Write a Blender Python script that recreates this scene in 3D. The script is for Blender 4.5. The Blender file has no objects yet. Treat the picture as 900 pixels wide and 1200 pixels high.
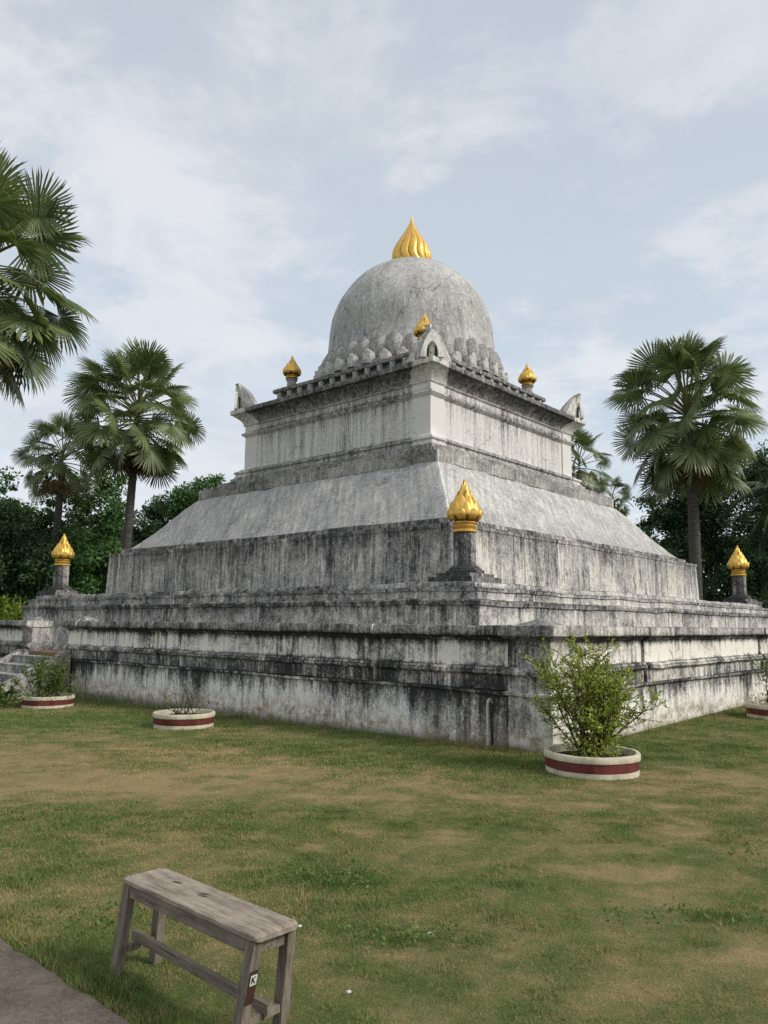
import bpy, math, random
import numpy as np
from mathutils import Vector, Matrix, noise, Euler

random.seed(7); RNG = np.random.default_rng(7)
R = math.radians; PI = math.pi
scene = bpy.context.scene
COL = scene.collection

# ------------------------------------------------------------------ nodes
class N:
    def __init__(s, m):
        m.use_nodes = True; s.t = m.node_tree; s.t.nodes.clear()
    def n(s, typ, **kw):
        nd = s.t.nodes.new(typ)
        for k, v in kw.items():
            if k.startswith('_'): setattr(nd, k[1:], v)
        return nd
    def link(s, a, b): s.t.links.new(a, b)
    def val(s, sock, v):
        if isinstance(v, bpy.types.NodeSocket): s.link(v, sock)
        else: sock.default_value = v
    def math(s, op, a, b=0.0, c=0.0, clamp=False):
        nd = s.t.nodes.new('ShaderNodeMath'); nd.operation = op; nd.use_clamp = clamp
        s.val(nd.inputs[0], a); s.val(nd.inputs[1], b); s.val(nd.inputs[2], c)
        return nd.outputs[0]
    def add(s, a, b): return s.math('ADD', a, b)
    def mul(s, a, b): return s.math('MULTIPLY', a, b)
    def noise(s, vec, scale, detail=4, rough=.55, dist=0, off=None):
        if off is not None or isinstance(scale, tuple):
            mp = s.t.nodes.new('ShaderNodeMapping'); s.link(vec, mp.inputs[0])
            if off is not None: mp.inputs['Location'].default_value = off
            if isinstance(scale, tuple): mp.inputs['Scale'].default_value = scale; scale = 1.0
            vec = mp.outputs[0]
        nd = s.t.nodes.new('ShaderNodeTexNoise'); s.link(vec, nd.inputs['Vector'])
        nd.inputs['Scale'].default_value = scale; nd.inputs['Detail'].default_value = detail
        nd.inputs['Roughness'].default_value = rough; nd.inputs['Distortion'].default_value = dist
        return nd.outputs['Fac']
    def ramp(s, fac, stops, interp='LINEAR'):
        nd = s.t.nodes.new('ShaderNodeValToRGB'); cr = nd.color_ramp; cr.interpolation = interp
        while len(cr.elements) > 1: cr.elements.remove(cr.elements[-1])
        first = True
        for p, c in stops:
            if not isinstance(c, (tuple, list)): c = (c, c, c)
            if first: e = cr.elements[0]; e.position = p; first = False
            else: e = cr.elements.new(p)
            e.color = (c[0], c[1], c[2], 1)
        s.val(nd.inputs[0], fac)
        return nd.outputs[0]
    def mix(s, fac, a, b, blend='MIX'):
        nd = s.t.nodes.new('ShaderNodeMix'); nd.data_type = 'RGBA'; nd.blend_type = blend
        s.val(nd.inputs[0], fac)
        for i, v in ((6, a), (7, b)):
            if isinstance(v, tuple): v = (*v[:3], 1)
            s.val(nd.inputs[i], v)
        return nd.outputs[2]
    def smooth(s, x, a, b):
        nd = s.t.nodes.new('ShaderNodeMapRange'); nd.interpolation_type = 'SMOOTHSTEP'
        s.val(nd.inputs[0], x); nd.inputs[1].default_value = a; nd.inputs[2].default_value = b
        return nd.outputs[0]
    def out(s, sh, disp=None):
        o = s.t.nodes.new('ShaderNodeOutputMaterial'); s.link(sh, o.inputs[0])
    def bsdf(s, col, rough=.8, metal=0.0, bump=None, bstr=.3, bdist=.02, spec=.3):
        b = s.t.nodes.new('ShaderNodeBsdfPrincipled')
        s.val(b.inputs['Base Color'], (*col, 1) if isinstance(col, tuple) else col)
        s.val(b.inputs['Roughness'], rough); s.val(b.inputs['Metallic'], metal)
        b.inputs['Specular IOR Level'].default_value = spec
        if bump is not None:
            bn = s.t.nodes.new('ShaderNodeBump'); bn.inputs['Strength'].default_value = bstr
            bn.inputs['Distance'].default_value = bdist
            s.link(bump, bn.inputs['Height']); s.link(bn.outputs[0], b.inputs['Normal'])
        return b.outputs[0]
    def coord(s, which='Object'):
        return s.t.nodes.new('ShaderNodeTexCoord').outputs[which]

def newmat(name): return bpy.data.materials.new(name)

def stone(name, zst, streak=.9, blotch=.8, mid=.5, corner=None, top=.25, light=(.56,.54,.48),
          seed=0, sv=.35, brick=False, bump=.45, midc=(.225,.22,.205), side=0.0, drip=0.0, dark=(.034,.034,.033), diag=False, foot=None, spots=()):
    """weathered lime plaster; zst = [(height, darkness bias)...] in local metres"""
    m = newmat(name); g = N(m); oc = g.coord()
    sep = g.n('ShaderNodeSeparateXYZ'); g.link(oc, sep.inputs[0])
    x, y, z = sep.outputs
    lo, hi = zst[0][0], max(zst[-1][0], zst[0][0] + .01)
    dn = g.add(g.mul(g.noise(oc, (1.3, 1.3, .3), 4, .6, off=(seed*3.1, 1, 0)), .6), g.mul(g.noise(oc, (6.5, 6.5, .25), 4, .6, off=(seed*1.1, 4, 0)), .75))
    zj = g.add(z, g.mul(g.add(dn, -.67), drip*1.3))
    zz = g.math('DIVIDE', g.math('SUBTRACT', zj, lo), hi - lo, clamp=True)
    D = g.ramp(zz, [((h - lo)/(hi - lo), b) for h, b in zst])
    n1 = g.noise(oc, (4.2, 4.2, sv*1.2), 8, .68, .35, off=(seed*7.3, seed, seed*1.7))
    n1b = g.noise(oc, (13, 13, sv*4.5), 7, .72, .3, off=(seed*2.3, seed, seed*.7))
    n2 = g.noise(oc, .75, 7, .62, .3, off=(seed*5.3, 3, 1))
    n4 = g.noise(oc, 6.5, 9, .8, off=(seed, seed*2, 9))
    n5 = g.noise(oc, 24, 5, .75)
    smod = g.add(.45, g.smooth(g.noise(oc, 1.1, 3, .6, off=(seed*1.9, 7, 3)), .38, .6))
    D = g.add(D, g.mul(g.mul(g.add(n1, -.5), streak*1.3), smod))
    D = g.add(D, g.mul(g.mul(g.add(n1b, -.5), streak*1.35), smod))
    for nn, k in ((n2, blotch*1.25), (n4, mid*2.3)):
        D = g.add(D, g.mul(g.add(nn, -.5), k))
    D = g.add(D, g.mul(g.add(n5, -.5), 1.55))
    for px, py, pz, pr_, pk in spots:
        vd = g.n('ShaderNodeVectorMath', _operation='DISTANCE'); g.link(oc, vd.inputs[0]); vd.inputs[1].default_value = (px, py, pz)
        kk_ = g.math('SUBTRACT', 1.0, g.smooth(g.add(vd.outputs['Value'], g.mul(g.add(n4, -.5), pr_)), pr_*.35, pr_))
        D = g.add(D, g.mul(kk_, pk))
    if diag:
        mp = g.n('ShaderNodeMapping'); g.link(oc, mp.inputs[0]); mp.inputs['Rotation'].default_value = (R(38), R(-38), 0)
        nd = g.noise(mp.outputs[0], (7, 7, .8), 5, .65)
        D = g.add(D, g.mul(g.add(nd, -.5), .85))
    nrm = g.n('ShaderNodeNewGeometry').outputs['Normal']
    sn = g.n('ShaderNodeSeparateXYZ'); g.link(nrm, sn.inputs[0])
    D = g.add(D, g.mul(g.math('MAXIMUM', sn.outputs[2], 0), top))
    if side:  # faces toward +x world made paler: the sunlit side put into the colour
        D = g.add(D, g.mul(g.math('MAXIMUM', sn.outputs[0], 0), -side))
    if corner:
        w, amt = corner
        dd = g.math('ABSOLUTE', g.math('SUBTRACT', g.math('ABSOLUTE', x), g.math('ABSOLUTE', y)))
        dd = g.add(dd, g.mul(g.add(n4, -.5), .25))
        k = g.math('SUBTRACT', 1.0, g.smooth(dd, w*.93, w*1.07 + .02))
        D = g.add(D, g.mul(k, -amt))
    col = g.ramp(D, [(.05, light), (.3, tuple(.62*l for l in light)), (.52, midc), (.72, tuple(.45*c for c in midc)), (.95, dark)])
    col = g.mix(1.0, col, (1.25, 1.235, 1.265), 'MULTIPLY')
    # warm / cool drift, pits
    warm = g.noise(oc, 1.4, 4, .6, off=(4, 8, seed))
    col = g.mix(g.mul(g.smooth(warm, .5, .75), .35), col, g.mix(1.0, col, (1.0, .93, .8), 'MULTIPLY'))
    pit = g.smooth(g.noise(oc, 3.1, 9, .8, off=(1, seed, 2)), .655, .69)
    col = g.mix(g.mul(pit, .75), col, (.035, .036, .036))
    if foot:
        fk = g.math('SUBTRACT', 1.0, g.smooth(g.add(z, g.mul(g.add(n2, -.5), foot*2.2)), foot*.1, foot))
        col = g.mix(g.mul(fk, g.smooth(n4, .38, .62)), col, (.30, .235, .15))
        gk = g.math('SUBTRACT', 1.0, g.smooth(g.add(z, g.mul(g.add(n4, -.5), .2)), -.05, .12))
        col = g.mix(g.mul(gk, .7), col, (.06, .07, .035))
    # hairline cracks in the render coat
    wv = g.n('ShaderNodeVectorMath', _operation='ADD'); g.link(oc, wv.inputs[0])
    wn = g.n('ShaderNodeTexNoise'); g.link(oc, wn.inputs['Vector']); wn.inputs['Scale'].default_value = 2.2; wn.inputs['Detail'].default_value = 5
    ws = g.n('ShaderNodeVectorMath', _operation='SCALE'); g.link(wn.outputs['Color'], ws.inputs[0]); ws.inputs['Scale'].default_value = .55
    g.link(ws.outputs[0], wv.inputs[1])
    vo = g.n('ShaderNodeTexVoronoi'); vo.feature = 'DISTANCE_TO_EDGE'; g.link(wv.outputs[0], vo.inputs['Vector']); vo.inputs['Scale'].default_value = .62
    ck = g.math('MULTIPLY', g.math('SUBTRACT', 1.0, g.smooth(vo.outputs['Distance'], .003, .010)), g.smooth(n2, .50, .58))
    col = g.mix(g.mul(ck, .5), col, (.03, .03, .028))
    h = g.add(g.mul(n4, .5), g.mul(n5, .35))
    h = g.math('SUBTRACT', h, g.mul(ck, .8))
    h = g.add(h, g.mul(n1b, .2)); h = g.math('SUBTRACT', h, g.mul(pit, .8))
    if brick:
        # courses of patched blocks: joints from both walls' running coordinate
        run = g.add(x, y)
        cb = g.n('ShaderNodeCombineXYZ'); g.link(run, cb.inputs[0]); g.link(z, cb.inputs[1])
        bt = g.n('ShaderNodeTexBrick'); g.link(cb.outputs[0], bt.inputs[0])
        bt.inputs['Scale'].default_value = 1.0; bt.inputs['Brick Width'].default_value = .42
        bt.inputs['Row Height'].default_value = .17; bt.inputs['Mortar Size'].default_value = .008
        bt.inputs['Mortar Smooth'].default_value = .3
        bt.inputs['Color1'].default_value = (1, 1, 1, 1); bt.inputs['Color2'].default_value = (.72, .72, .72, 1)
        bt.inputs['Mortar'].default_value = (.55, .54, .5, 1)
        col = g.mix(g.smooth(n2, .35, .6), col, g.mix(.6, col, bt.outputs['Color'], 'MULTIPLY'))
    g.out(g.bsdf(col, .92, bump=h, bstr=bump, bdist=.035, spec=.15))
    return m

def leafmat(name, c1, c2, c3, rough=.5, trans=.3, attr=None, spec=.3):
    m = newmat(name); g = N(m)
    geo = g.n('ShaderNodeNewGeometry')
    rnd = geo.outputs['Random Per Island']
    big = g.noise(geo.outputs['Position'], .9, 3, .6)
    f = g.add(g.mul(rnd, .6), g.mul(big, .5))
    col = g.ramp(f, [(.2, c1), (.55, c2), (.9, c3)])
    if attr:
        at = g.n('ShaderNodeAttribute'); at.attribute_name = attr
        col = g.mix(at.outputs['Fac'], col, (.22, .15, .07))
    b = g.bsdf(col, rough, spec=spec)
    tr = g.n('ShaderNodeBsdfTranslucent'); g.link(g.mix(1, col, (1.0, 1.0, .6), 'MULTIPLY'), tr.inputs[0])
    mx = g.n('ShaderNodeMixShader'); mx.inputs[0].default_value = trans
    g.link(b, mx.inputs[1]); g.link(tr.outputs[0], mx.inputs[2])
    g.out(mx.outputs[0]); return m

def plain(name, c, var=.25, scale=8, rough=.8, metal=0, bump=.2, c2=None, sc=None, spec=.3):
    m = newmat(name); g = N(m); oc = g.coord()
    n1 = g.noise(oc, sc or scale, 6, .65); n2 = g.noise(oc, scale*5, 4, .6)
    f = g.add(g.mul(n1, .7), g.mul(n2, .3))
    c2 = c2 or tuple(x*(1 - 2.2*var) for x in c)
    col = g.ramp(f, [(.35, c2), (.6, c)])
    g.out(g.bsdf(col, rough, metal, bump=n2, bstr=bump, bdist=.01, spec=spec)); return m

# ------------------------------------------------------------------ mesh builder
class MB:
    def __init__(s): s.v = []; s.f = []
    def add(s, vs, fs):
        o = len(s.v); s.v += [tuple(v) for v in vs]; s.f += [tuple(i + o for i in f) for f in fs]
    def box(s, cx, cy, cz, sx, sy, sz, M=None, taper=1.0):
        vs = []
        for z in (-1, 1):
            k = taper if z > 0 else 1
            for x, y in ((-1, -1), (1, -1), (1, 1), (-1, 1)):
                p = Vector((cx + x*sx/2*k, cy + y*sy/2*k, cz + z*sz/2)); vs.append(M @ p if M else p)
        s.add(vs, [(3, 2, 1, 0), (4, 5, 6, 7), (0, 1, 5, 4), (1, 2, 6, 5), (2, 3, 7, 6), (3, 0, 4, 7)])
    def prism(s, a, b, wa, wb, up=Vector((0, 0, 1)), h=None):
        """square bar from a to b"""
        a = Vector(a); b = Vector(b); d = (b - a).normalized()
        x = d.cross(up)
        if x.length < 1e-3: x = d.cross(Vector((1, 0, 0)))
        x.normalize(); y = x.cross(d); vs = []
        for p, w in ((a, wa), (b, wb)):
            hw = h or w
            for i, j in ((-1, -1), (1, -1), (1, 1), (-1, 1)): vs.append(p + x*i*w/2 + y*j*hw/2)
        s.add(vs, [(3, 2, 1, 0), (4, 5, 6, 7), (0, 1, 5, 4), (1, 2, 6, 5), (2, 3, 7, 6), (3, 0, 4, 7)])
    def tube(s, pts, rad, n=6, cap=True):
        pts = [Vector(p) for p in pts]; o = len(s.v); ref = Vector((.3, .2, 1)).normalized()
        for i, p in enumerate(pts):
            d = (pts[min(i + 1, len(pts) - 1)] - pts[max(i - 1, 0)]).normalized()
            x = d.cross(ref)
            if x.length < 1e-3: x = d.cross(Vector((1, 0, 0)))
            x.normalize(); y = d.cross(x)
            for k in range(n):
                a = 2*PI*k/n; s.v.append(tuple(p + (x*math.cos(a) + y*math.sin(a))*rad[i]))
        for i in range(len(pts) - 1):
            for k in range(n):
                k2 = (k + 1) % n
                s.f.append((o + i*n + k, o + i*n + k2, o + (i + 1)*n + k2, o + (i + 1)*n + k))
        if cap:
            s.f.append(tuple(o + k for k in range(n))[::-1]); s.f.append(tuple(o + (len(pts) - 1)*n + k for k in range(n)))
    def lathe(s, prof, n=24, fn=None, cx=0, cy=0, rot=0, cap=True):
        o = len(s.v)
        for (r, z) in prof:
            for k in range(n):
                a = 2*PI*k/n + rot; rr = fn(r, z, a) if fn else r
                s.v.append((cx + rr*math.cos(a), cy + rr*math.sin(a), z))
        for i in range(len(prof) - 1):
            for k in range(n):
                k2 = (k + 1) % n
                s.f.append((o + i*n + k, o + i*n + k2, o + (i + 1)*n + k2, o + (i + 1)*n + k))
        if cap:
            s.f.append(tuple(o + k for k in range(n))[::-1]); s.f.append(tuple(o + (len(prof) - 1)*n + k for k in range(n)))
    def build(s, name, mat, parent=None, smooth=False, angle=35, jitter=0, jf=2.5, bevel=0, loc=None, sag=0):
        me = bpy.data.meshes.new(name)
        vs = s.v
        if jitter:
            out = []
            for v in vs:
                p = Vector(v); q = noise.noise_vector(p*jf) + .5*noise.noise_vector(p*jf*3.1)
                if sag: q = q + Vector((0, 0, noise.noise(p*.45)*sag/jitter))
                out.append(tuple(p + q*jitter))
            vs = out
        me.from_pydata(vs, [], s.f); me.materials.append(mat)
        if smooth:
            me.shade_smooth()
            try: me.set_sharp_from_angle(angle=R(angle))
            except Exception: pass
        if hasattr(s, 'gv'):
            a_ = me.attributes.new('groove', 'FLOAT', 'POINT'); a_.data.foreach_set('value', s.gv)
        o = bpy.data.objects.new(name, me); COL.objects.link(o)
        if loc: o.location = loc
        if parent: o.parent = parent
        if bevel:
            b = o.modifiers.new('b', 'BEVEL'); b.width = bevel; b.segments = 2; b.limit_method = 'ANGLE'
        return o

def npmesh(name, V, F, mat, parent=None, smooth=False, attr=None):
    """fast mesh from numpy; F is (n,3) or (n,4)"""
    me = bpy.data.meshes.new(name); V = np.asarray(V, np.float32); F = np.asarray(F, np.int32)
    k = F.shape[1]
    me.vertices.add(len(V)); me.vertices.foreach_set('co', V.ravel())
    me.loops.add(F.size); me.loops.foreach_set('vertex_index', F.ravel())
    me.polygons.add(len(F)); me.polygons.foreach_set('loop_start', np.arange(0, F.size, k, dtype=np.int32))
    if attr:
        for nm, arr in attr.items():
            a = me.attributes.new(nm, 'FLOAT', 'POINT'); a.data.foreach_set('value', np.asarray(arr, np.float32))
    me.update(calc_edges=True)
    me.validate()
    if smooth: me.shade_smooth()
    me.materials.append(mat)
    o = bpy.data.objects.new(name, me); COL.objects.link(o)
    if parent: o.parent = parent
    return o

def tag(o, label=None, cat=None, group=None, kind=None):
    if label: o['label'] = label
    if cat: o['category'] = cat
    if group: o['group'] = group
    if kind: o['kind'] = kind
    return o
def empty(name, loc, rz=0):
    o = bpy.data.objects.new(name, None); COL.objects.link(o); o.location = loc; o.rotation_euler = (0, 0, rz)
    o.empty_display_size = .3; return o
def copy_tree(o, parent=None):
    c = o.copy(); COL.objects.link(c); c.parent = parent
    for ch in list(o.children): copy_tree(ch, c)
    return c

# ------------------------------------------------------------------ camera
F_PX = 909.0
cam = bpy.data.cameras.new('camera'); co = bpy.data.objects.new('camera', cam); COL.objects.link(co)
cam.sensor_fit = 'AUTO'; cam.sensor_width = 36; cam.lens = F_PX/1200*36; cam.clip_end = 2000; cam.clip_start = .05
co.matrix_world = Matrix.Translation((0, 0, 1.6)) @ Matrix.Rotation(R(90 + 8.24), 4, 'X') @ Matrix.Rotation(R(.61), 4, 'Z')
scene.camera = co

# ------------------------------------------------------------------ frame of the monument
TH = R(48.6); CX, CY = .97, 28.65
A = Vector((math.cos(TH), math.sin(TH), 0)); B = Vector((-math.sin(TH), math.cos(TH), 0)); CC = Vector((CX, CY, 0))
def W(u, v, z=0): return CC + A*u + B*v + Vector((0, 0, z))
def ss(x, a, b):
    t = np.clip((x - a)/(b - a), 0, 1); return t*t*(3 - 2*t)
def ground_h(x, y):
    x = np.asarray(x, float); y = np.asarray(y, float)
    far = ss(y, 8.5, 13)
    d = np.abs(x)
    return .013*np.clip(x - 1.5, -14, 8)*far
def gh(x, y): return float(ground_h(x, y))

# ------------------------------------------------------------------ square sweep
def ring_pts(s, seg, nt, pil=None):
    """nt: list of normalised t in [-1,1]; pil=(w,d): corner pieces stand proud"""
    pts = []
    for k in range(4):
        c, sn = math.cos(k*PI/2), math.sin(k*PI/2)
        for t in nt:
            if pil:
                w, d = pil; S = s + d
                if isinstance(t, tuple):  # doubles at the break
                    sg, which = t
                    tt = sg*(s - w); out = S if which else s
                else:
                    tt = t*S; out = S if abs(tt) > s - w else s
            else: tt = t*s; out = s
            u, v = -out, -tt   # start at one corner, run to the other
            pts.append((c*u - sn*v, sn*u + c*v))
    return pts
def sweep(prof, seg=.22, pil=None, jitter=.012, name='x', mat=None, parent=None, jf=2.5, cap=True, smooth=True, ang=32):
    smax = max(p[0] for p in prof); n = max(4, int(2*smax/seg))
    nt = [-1 + 2*i/n for i in range(n)]
    if pil:
        b = 1 - pil[0]/smax
        nt = [t for t in nt if abs(abs(t) - b) > 1.2/n]
        nt += [(-1, True), (-1, False), (1, False), (1, True)]
        key = lambda t: (t[0]*b + ((-1e-4 if t[0] < 0 else 1e-4) if t[1] else 0)) if isinstance(t, tuple) else t
        nt.sort(key=key)
    # subdivide long profile segments
    P = [prof[0]]
    for q in prof[1:]:
        p = P[-1]; d = math.hypot(q[0] - p[0], q[1] - p[1]); k = max(1, int(d/(seg*1.3)))
        for i in range(1, k + 1): P.append((p[0] + (q[0] - p[0])*i/k, p[1] + (q[1] - p[1])*i/k))
    mb = MB(); m = len(nt)*4
    for s_, z in P:
        mb.v += [(x, y, z) for x, y in ring_pts(s_, seg, nt, pil)]
    for i in range(len(P) - 1):
        for k in range(m):
            k2 = (k + 1) % m
            mb.f.append((i*m + k, i*m + k2, (i + 1)*m + k2, (i + 1)*m + k))
    if cap: mb.f.append(tuple((len(P) - 1)*m + k for k in range(m)))
    return mb.build(name, mat, parent, smooth=smooth, angle=ang, jitter=jitter, jf=jf, sag=.035 if jitter > .011 else 0)

# ------------------------------------------------------------------ stone materials
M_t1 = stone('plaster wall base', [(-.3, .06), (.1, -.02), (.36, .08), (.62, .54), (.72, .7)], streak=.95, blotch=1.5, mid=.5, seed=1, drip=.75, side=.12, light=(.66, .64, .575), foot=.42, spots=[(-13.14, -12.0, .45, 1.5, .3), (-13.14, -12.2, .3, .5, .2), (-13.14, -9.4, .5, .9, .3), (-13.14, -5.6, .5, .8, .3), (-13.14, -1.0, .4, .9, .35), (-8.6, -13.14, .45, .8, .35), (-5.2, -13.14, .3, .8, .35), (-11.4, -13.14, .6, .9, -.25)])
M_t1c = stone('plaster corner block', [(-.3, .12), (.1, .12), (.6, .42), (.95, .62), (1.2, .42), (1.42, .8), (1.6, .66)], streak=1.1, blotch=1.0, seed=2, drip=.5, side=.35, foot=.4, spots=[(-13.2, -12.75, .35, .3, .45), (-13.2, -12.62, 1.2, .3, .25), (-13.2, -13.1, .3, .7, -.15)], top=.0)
M_band = stone('plaster wall band', [(.7, .8), (1.0, .66), (1.06, .5), (1.1, .16), (1.3, .32), (1.38, .75), (1.42, 1.0), (1.5, 1.1)], streak=1.2, blotch=1.5, seed=3, drip=.12, side=.3, light=(.66, .635, .56))  # dark upper end: shadow line below the coping put into the plaster colour
M_cope = stone('plaster coping', [(1.42, 1.2), (1.465, .85), (1.52, .62), (1.6, .55)], streak=.9, blotch=.8, seed=4, side=.3)  # near-black low end: shade under the coping lip painted in
M_pier = stone('plaster pier', [(.6, .7), (.95, .62), (1.1, .42), (1.6, .38)], streak=.9, blotch=.8, seed=5)
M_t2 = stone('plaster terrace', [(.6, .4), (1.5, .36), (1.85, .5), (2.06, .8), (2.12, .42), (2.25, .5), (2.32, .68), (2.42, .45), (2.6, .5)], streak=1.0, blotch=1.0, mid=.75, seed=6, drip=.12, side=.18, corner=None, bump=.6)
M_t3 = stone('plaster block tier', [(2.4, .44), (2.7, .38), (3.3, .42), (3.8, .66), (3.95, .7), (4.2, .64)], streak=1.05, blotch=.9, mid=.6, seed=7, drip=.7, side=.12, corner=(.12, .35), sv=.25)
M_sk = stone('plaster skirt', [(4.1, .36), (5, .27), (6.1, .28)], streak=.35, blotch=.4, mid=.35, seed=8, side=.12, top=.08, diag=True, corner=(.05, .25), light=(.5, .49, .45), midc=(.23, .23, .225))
M_pl = stone('plaster plinth', [(6.0, .5), (6.4, .52), (6.7, .5), (7, .5)], streak=.6, blotch=.6, seed=9, brick=True, side=.12, corner=(.06, .25))
M_bx = stone('plaster shrine', [(6.8, .3), (7.06, .42), (7.12, .5), (7.24, .12), (7.9, .14), (8.4, .3), (8.52, .34), (8.62, .62), (8.7, .3), (8.86, .35)], streak=1.0, blotch=.3, mid=.3, seed=10, sv=.12, drip=.25, side=.06, corner=(.72, .42), light=(.55, .535, .50), top=.3)
M_cn = stone('plaster cornice', [(8.84, .3), (8.92, .58), (9.2, .82), (9.27, .98), (9.3, .72), (9.5, .62)], streak=.7, blotch=.4, mid=.5, seed=11, corner=(.78, .58), sv=.6, top=.2)
M_pp = stone('plaster parapet', [(9.4, .62), (9.8, .55), (10.1, .85), (10.16, .62), (10.4, .62)], streak=.6, blotch=.5, mid=.7, seed=12, sv=.8)
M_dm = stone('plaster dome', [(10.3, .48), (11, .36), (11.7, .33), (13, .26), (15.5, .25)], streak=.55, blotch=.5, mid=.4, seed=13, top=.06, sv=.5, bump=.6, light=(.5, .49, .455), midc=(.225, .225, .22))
M_pt = stone('plaster petals', [(10.2, .62), (10.6, .35), (11, .32), (11.5, .38)], streak=.5, blotch=.6, mid=.7, seed=14, sv=.8)
M_ant = stone('plaster antefix', [(9.4, .32), (10, .18), (10.5, .25)], streak=.5, blotch=.5, mid=.6, seed=15, light=(.6, .585, .53))
M_step = stone('plaster steps', [(-.1, .6), (.3, .55), (.8, .5)], streak=.5, blotch=.7, mid=.7, seed=16, top=.0)
M_ped = stone('dark pedestal stone', [(0, .85), (.25, .9), (.5, .66), (1.0, .8)], streak=.9, blotch=.8, mid=.4, seed=17, side=.3)
M_brick = plain('terracotta floor', (.26, .14, .09), .2, 6)
M_dark = plain('dark niche and pipe shade', (.05, .05, .048), .3, 6)

M_ptl = stone('plaster petal', [(-.1, .62), (.12, .42), (.5, .30), (.9, .38)], streak=.4, blotch=.4, mid=.6, seed=14, sv=.8, light=(.54, .53, .49))
M_ptl2 = stone('plaster niche block', [(-.1, .55), (.1, .36), (.4, .22), (.9, .3)], streak=.4, blotch=.3, mid=.5, seed=18, sv=.8, light=(.6, .58, .53), top=.4)

def gold_mat(name, k=1.0):
    m = newmat(name); g = N(m); oc = g.coord()
    n = g.noise(oc, 6, 6, .65); n2 = g.noise(oc, 40, 3, .6)
    geo = g.n('ShaderNodeNewGeometry')
    convex = g.smooth(geo.outputs['Pointiness'], .47, .5)
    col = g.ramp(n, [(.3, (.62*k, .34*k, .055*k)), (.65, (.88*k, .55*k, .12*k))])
    col = g.mix(g.math('SUBTRACT', 1.0, convex), col, (.30*k, .15*k, .025*k))  # concave creases mixed to a deeper gold
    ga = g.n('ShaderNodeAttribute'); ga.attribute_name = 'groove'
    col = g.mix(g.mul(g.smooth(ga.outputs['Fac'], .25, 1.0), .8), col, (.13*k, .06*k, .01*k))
    col = g.mix(g.smooth(n2, .6, .75), col, (.45, .33, .14))
    g.out(g.bsdf(col, g.ramp(n, [(.3, .5), (.7, .34)]), .55, bump=n2, bstr=.12, bdist=.01, spec=.5)); return m
M_gold = gold_mat('gold paint')

# ------------------------------------------------------------------ setting: ground
def fbm(x, y, sc, oct=4, seed=0):
    out = np.zeros_like(x, float); amp = 1; tot = 0
    for o in range(oct):
        X = x*sc + 17.3*o + seed*31.7; Y = y*sc + 9.1*o + seed*12.9
        ix = np.floor(X).astype(np.int64); iy = np.floor(Y).astype(np.int64); fx = X - ix; fy = Y - iy
        fx = fx*fx*(3 - 2*fx); fy = fy*fy*(3 - 2*fy)
        def h(a, b):
            n = (a*374761393 + b*668265263 + (seed + o)*974634777) & 0x7fffffff
            n = ((n ^ (n >> 13))*1274126177) & 0x7fffffff
            return ((n ^ (n >> 16)) & 0xffff)/65535.
        v = (h(ix, iy)*(1 - fx) + h(ix + 1, iy)*fx)*(1 - fy) + (h(ix, iy + 1)*(1 - fx) + h(ix + 1, iy + 1)*fx)*fy
        out += amp*v; tot += amp; amp *= .55; sc *= 2.07
    return out/tot
# (x, y, rx, ry, strength): tan ground worn bare (+) and lush green patches (-)
PATCH = [(-4.4, 9.6, 3.0, 1.9, .62), (-5.5, 7.6, 3, 1.1, .3), (-2.6, 8.4, 1.6, .7, .2), (-1.2, 8.2, 2.2, .8, .26), (.9, 7.4, 1.4, .6, .26), (3.3, 7.6, 1.8, 1.3, .34),
         (4.8, 8.6, 1.6, 1.2, .22), (1.75, 5.4, .35, .18, .35), (.15, 4.65, .6, .3, .3), (-.2, 4.05, .45, .22, .3), (1.8, 4.1, .5, .35, .3),
         (1.2, 3.6, .5, .25, .28), (-.85, 5.0, .5, .25, .12), (-2.0, 6.0, 1.0, .3, .1), (.6, 6.2, 1.0, .25, .2), (-3.2, 4.7, .3, .15, .25),
         (-.3, 5.2, .45, .22, -.5), (.12, 4.25, .3, .1, -.5), (1.7, 4.6, .5, .1, -.35), (-1.8, 4.9, .8, .3, -.1), (-1.4, 4.3, .5, .3, -.1),
         (-4.5, 13.4, 5, 1.3, -.34), (-1.2, 10.9, 2.6, .8, -.36), (1.4, 9.5, 1.4, .5, -.28), (3.6, 10.6, 1.5, .8, -.28), (6, 12.6, 2.5, 1.4, -.3),
         (-9, 14, 5, 2.5, -.1)]
def dryness(x, y):
    d = .385 + .42*(fbm(x, y*1.7, .55, 5, 3) - .5) + 1.0*(fbm(x, y*1.25, 2.9, 5, 5) - .5)
    for px, py, rx, ry, k in PATCH: d += .62*k*np.exp(-((x - px)/rx)**2 - ((y - py)/ry)**2)
    d -= .05*(1 - ss(y, 3.5, 6.5))  # dimmer foreground light put into the colour as slightly greener turf
    return np.clip(d, 0, 1)

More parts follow.
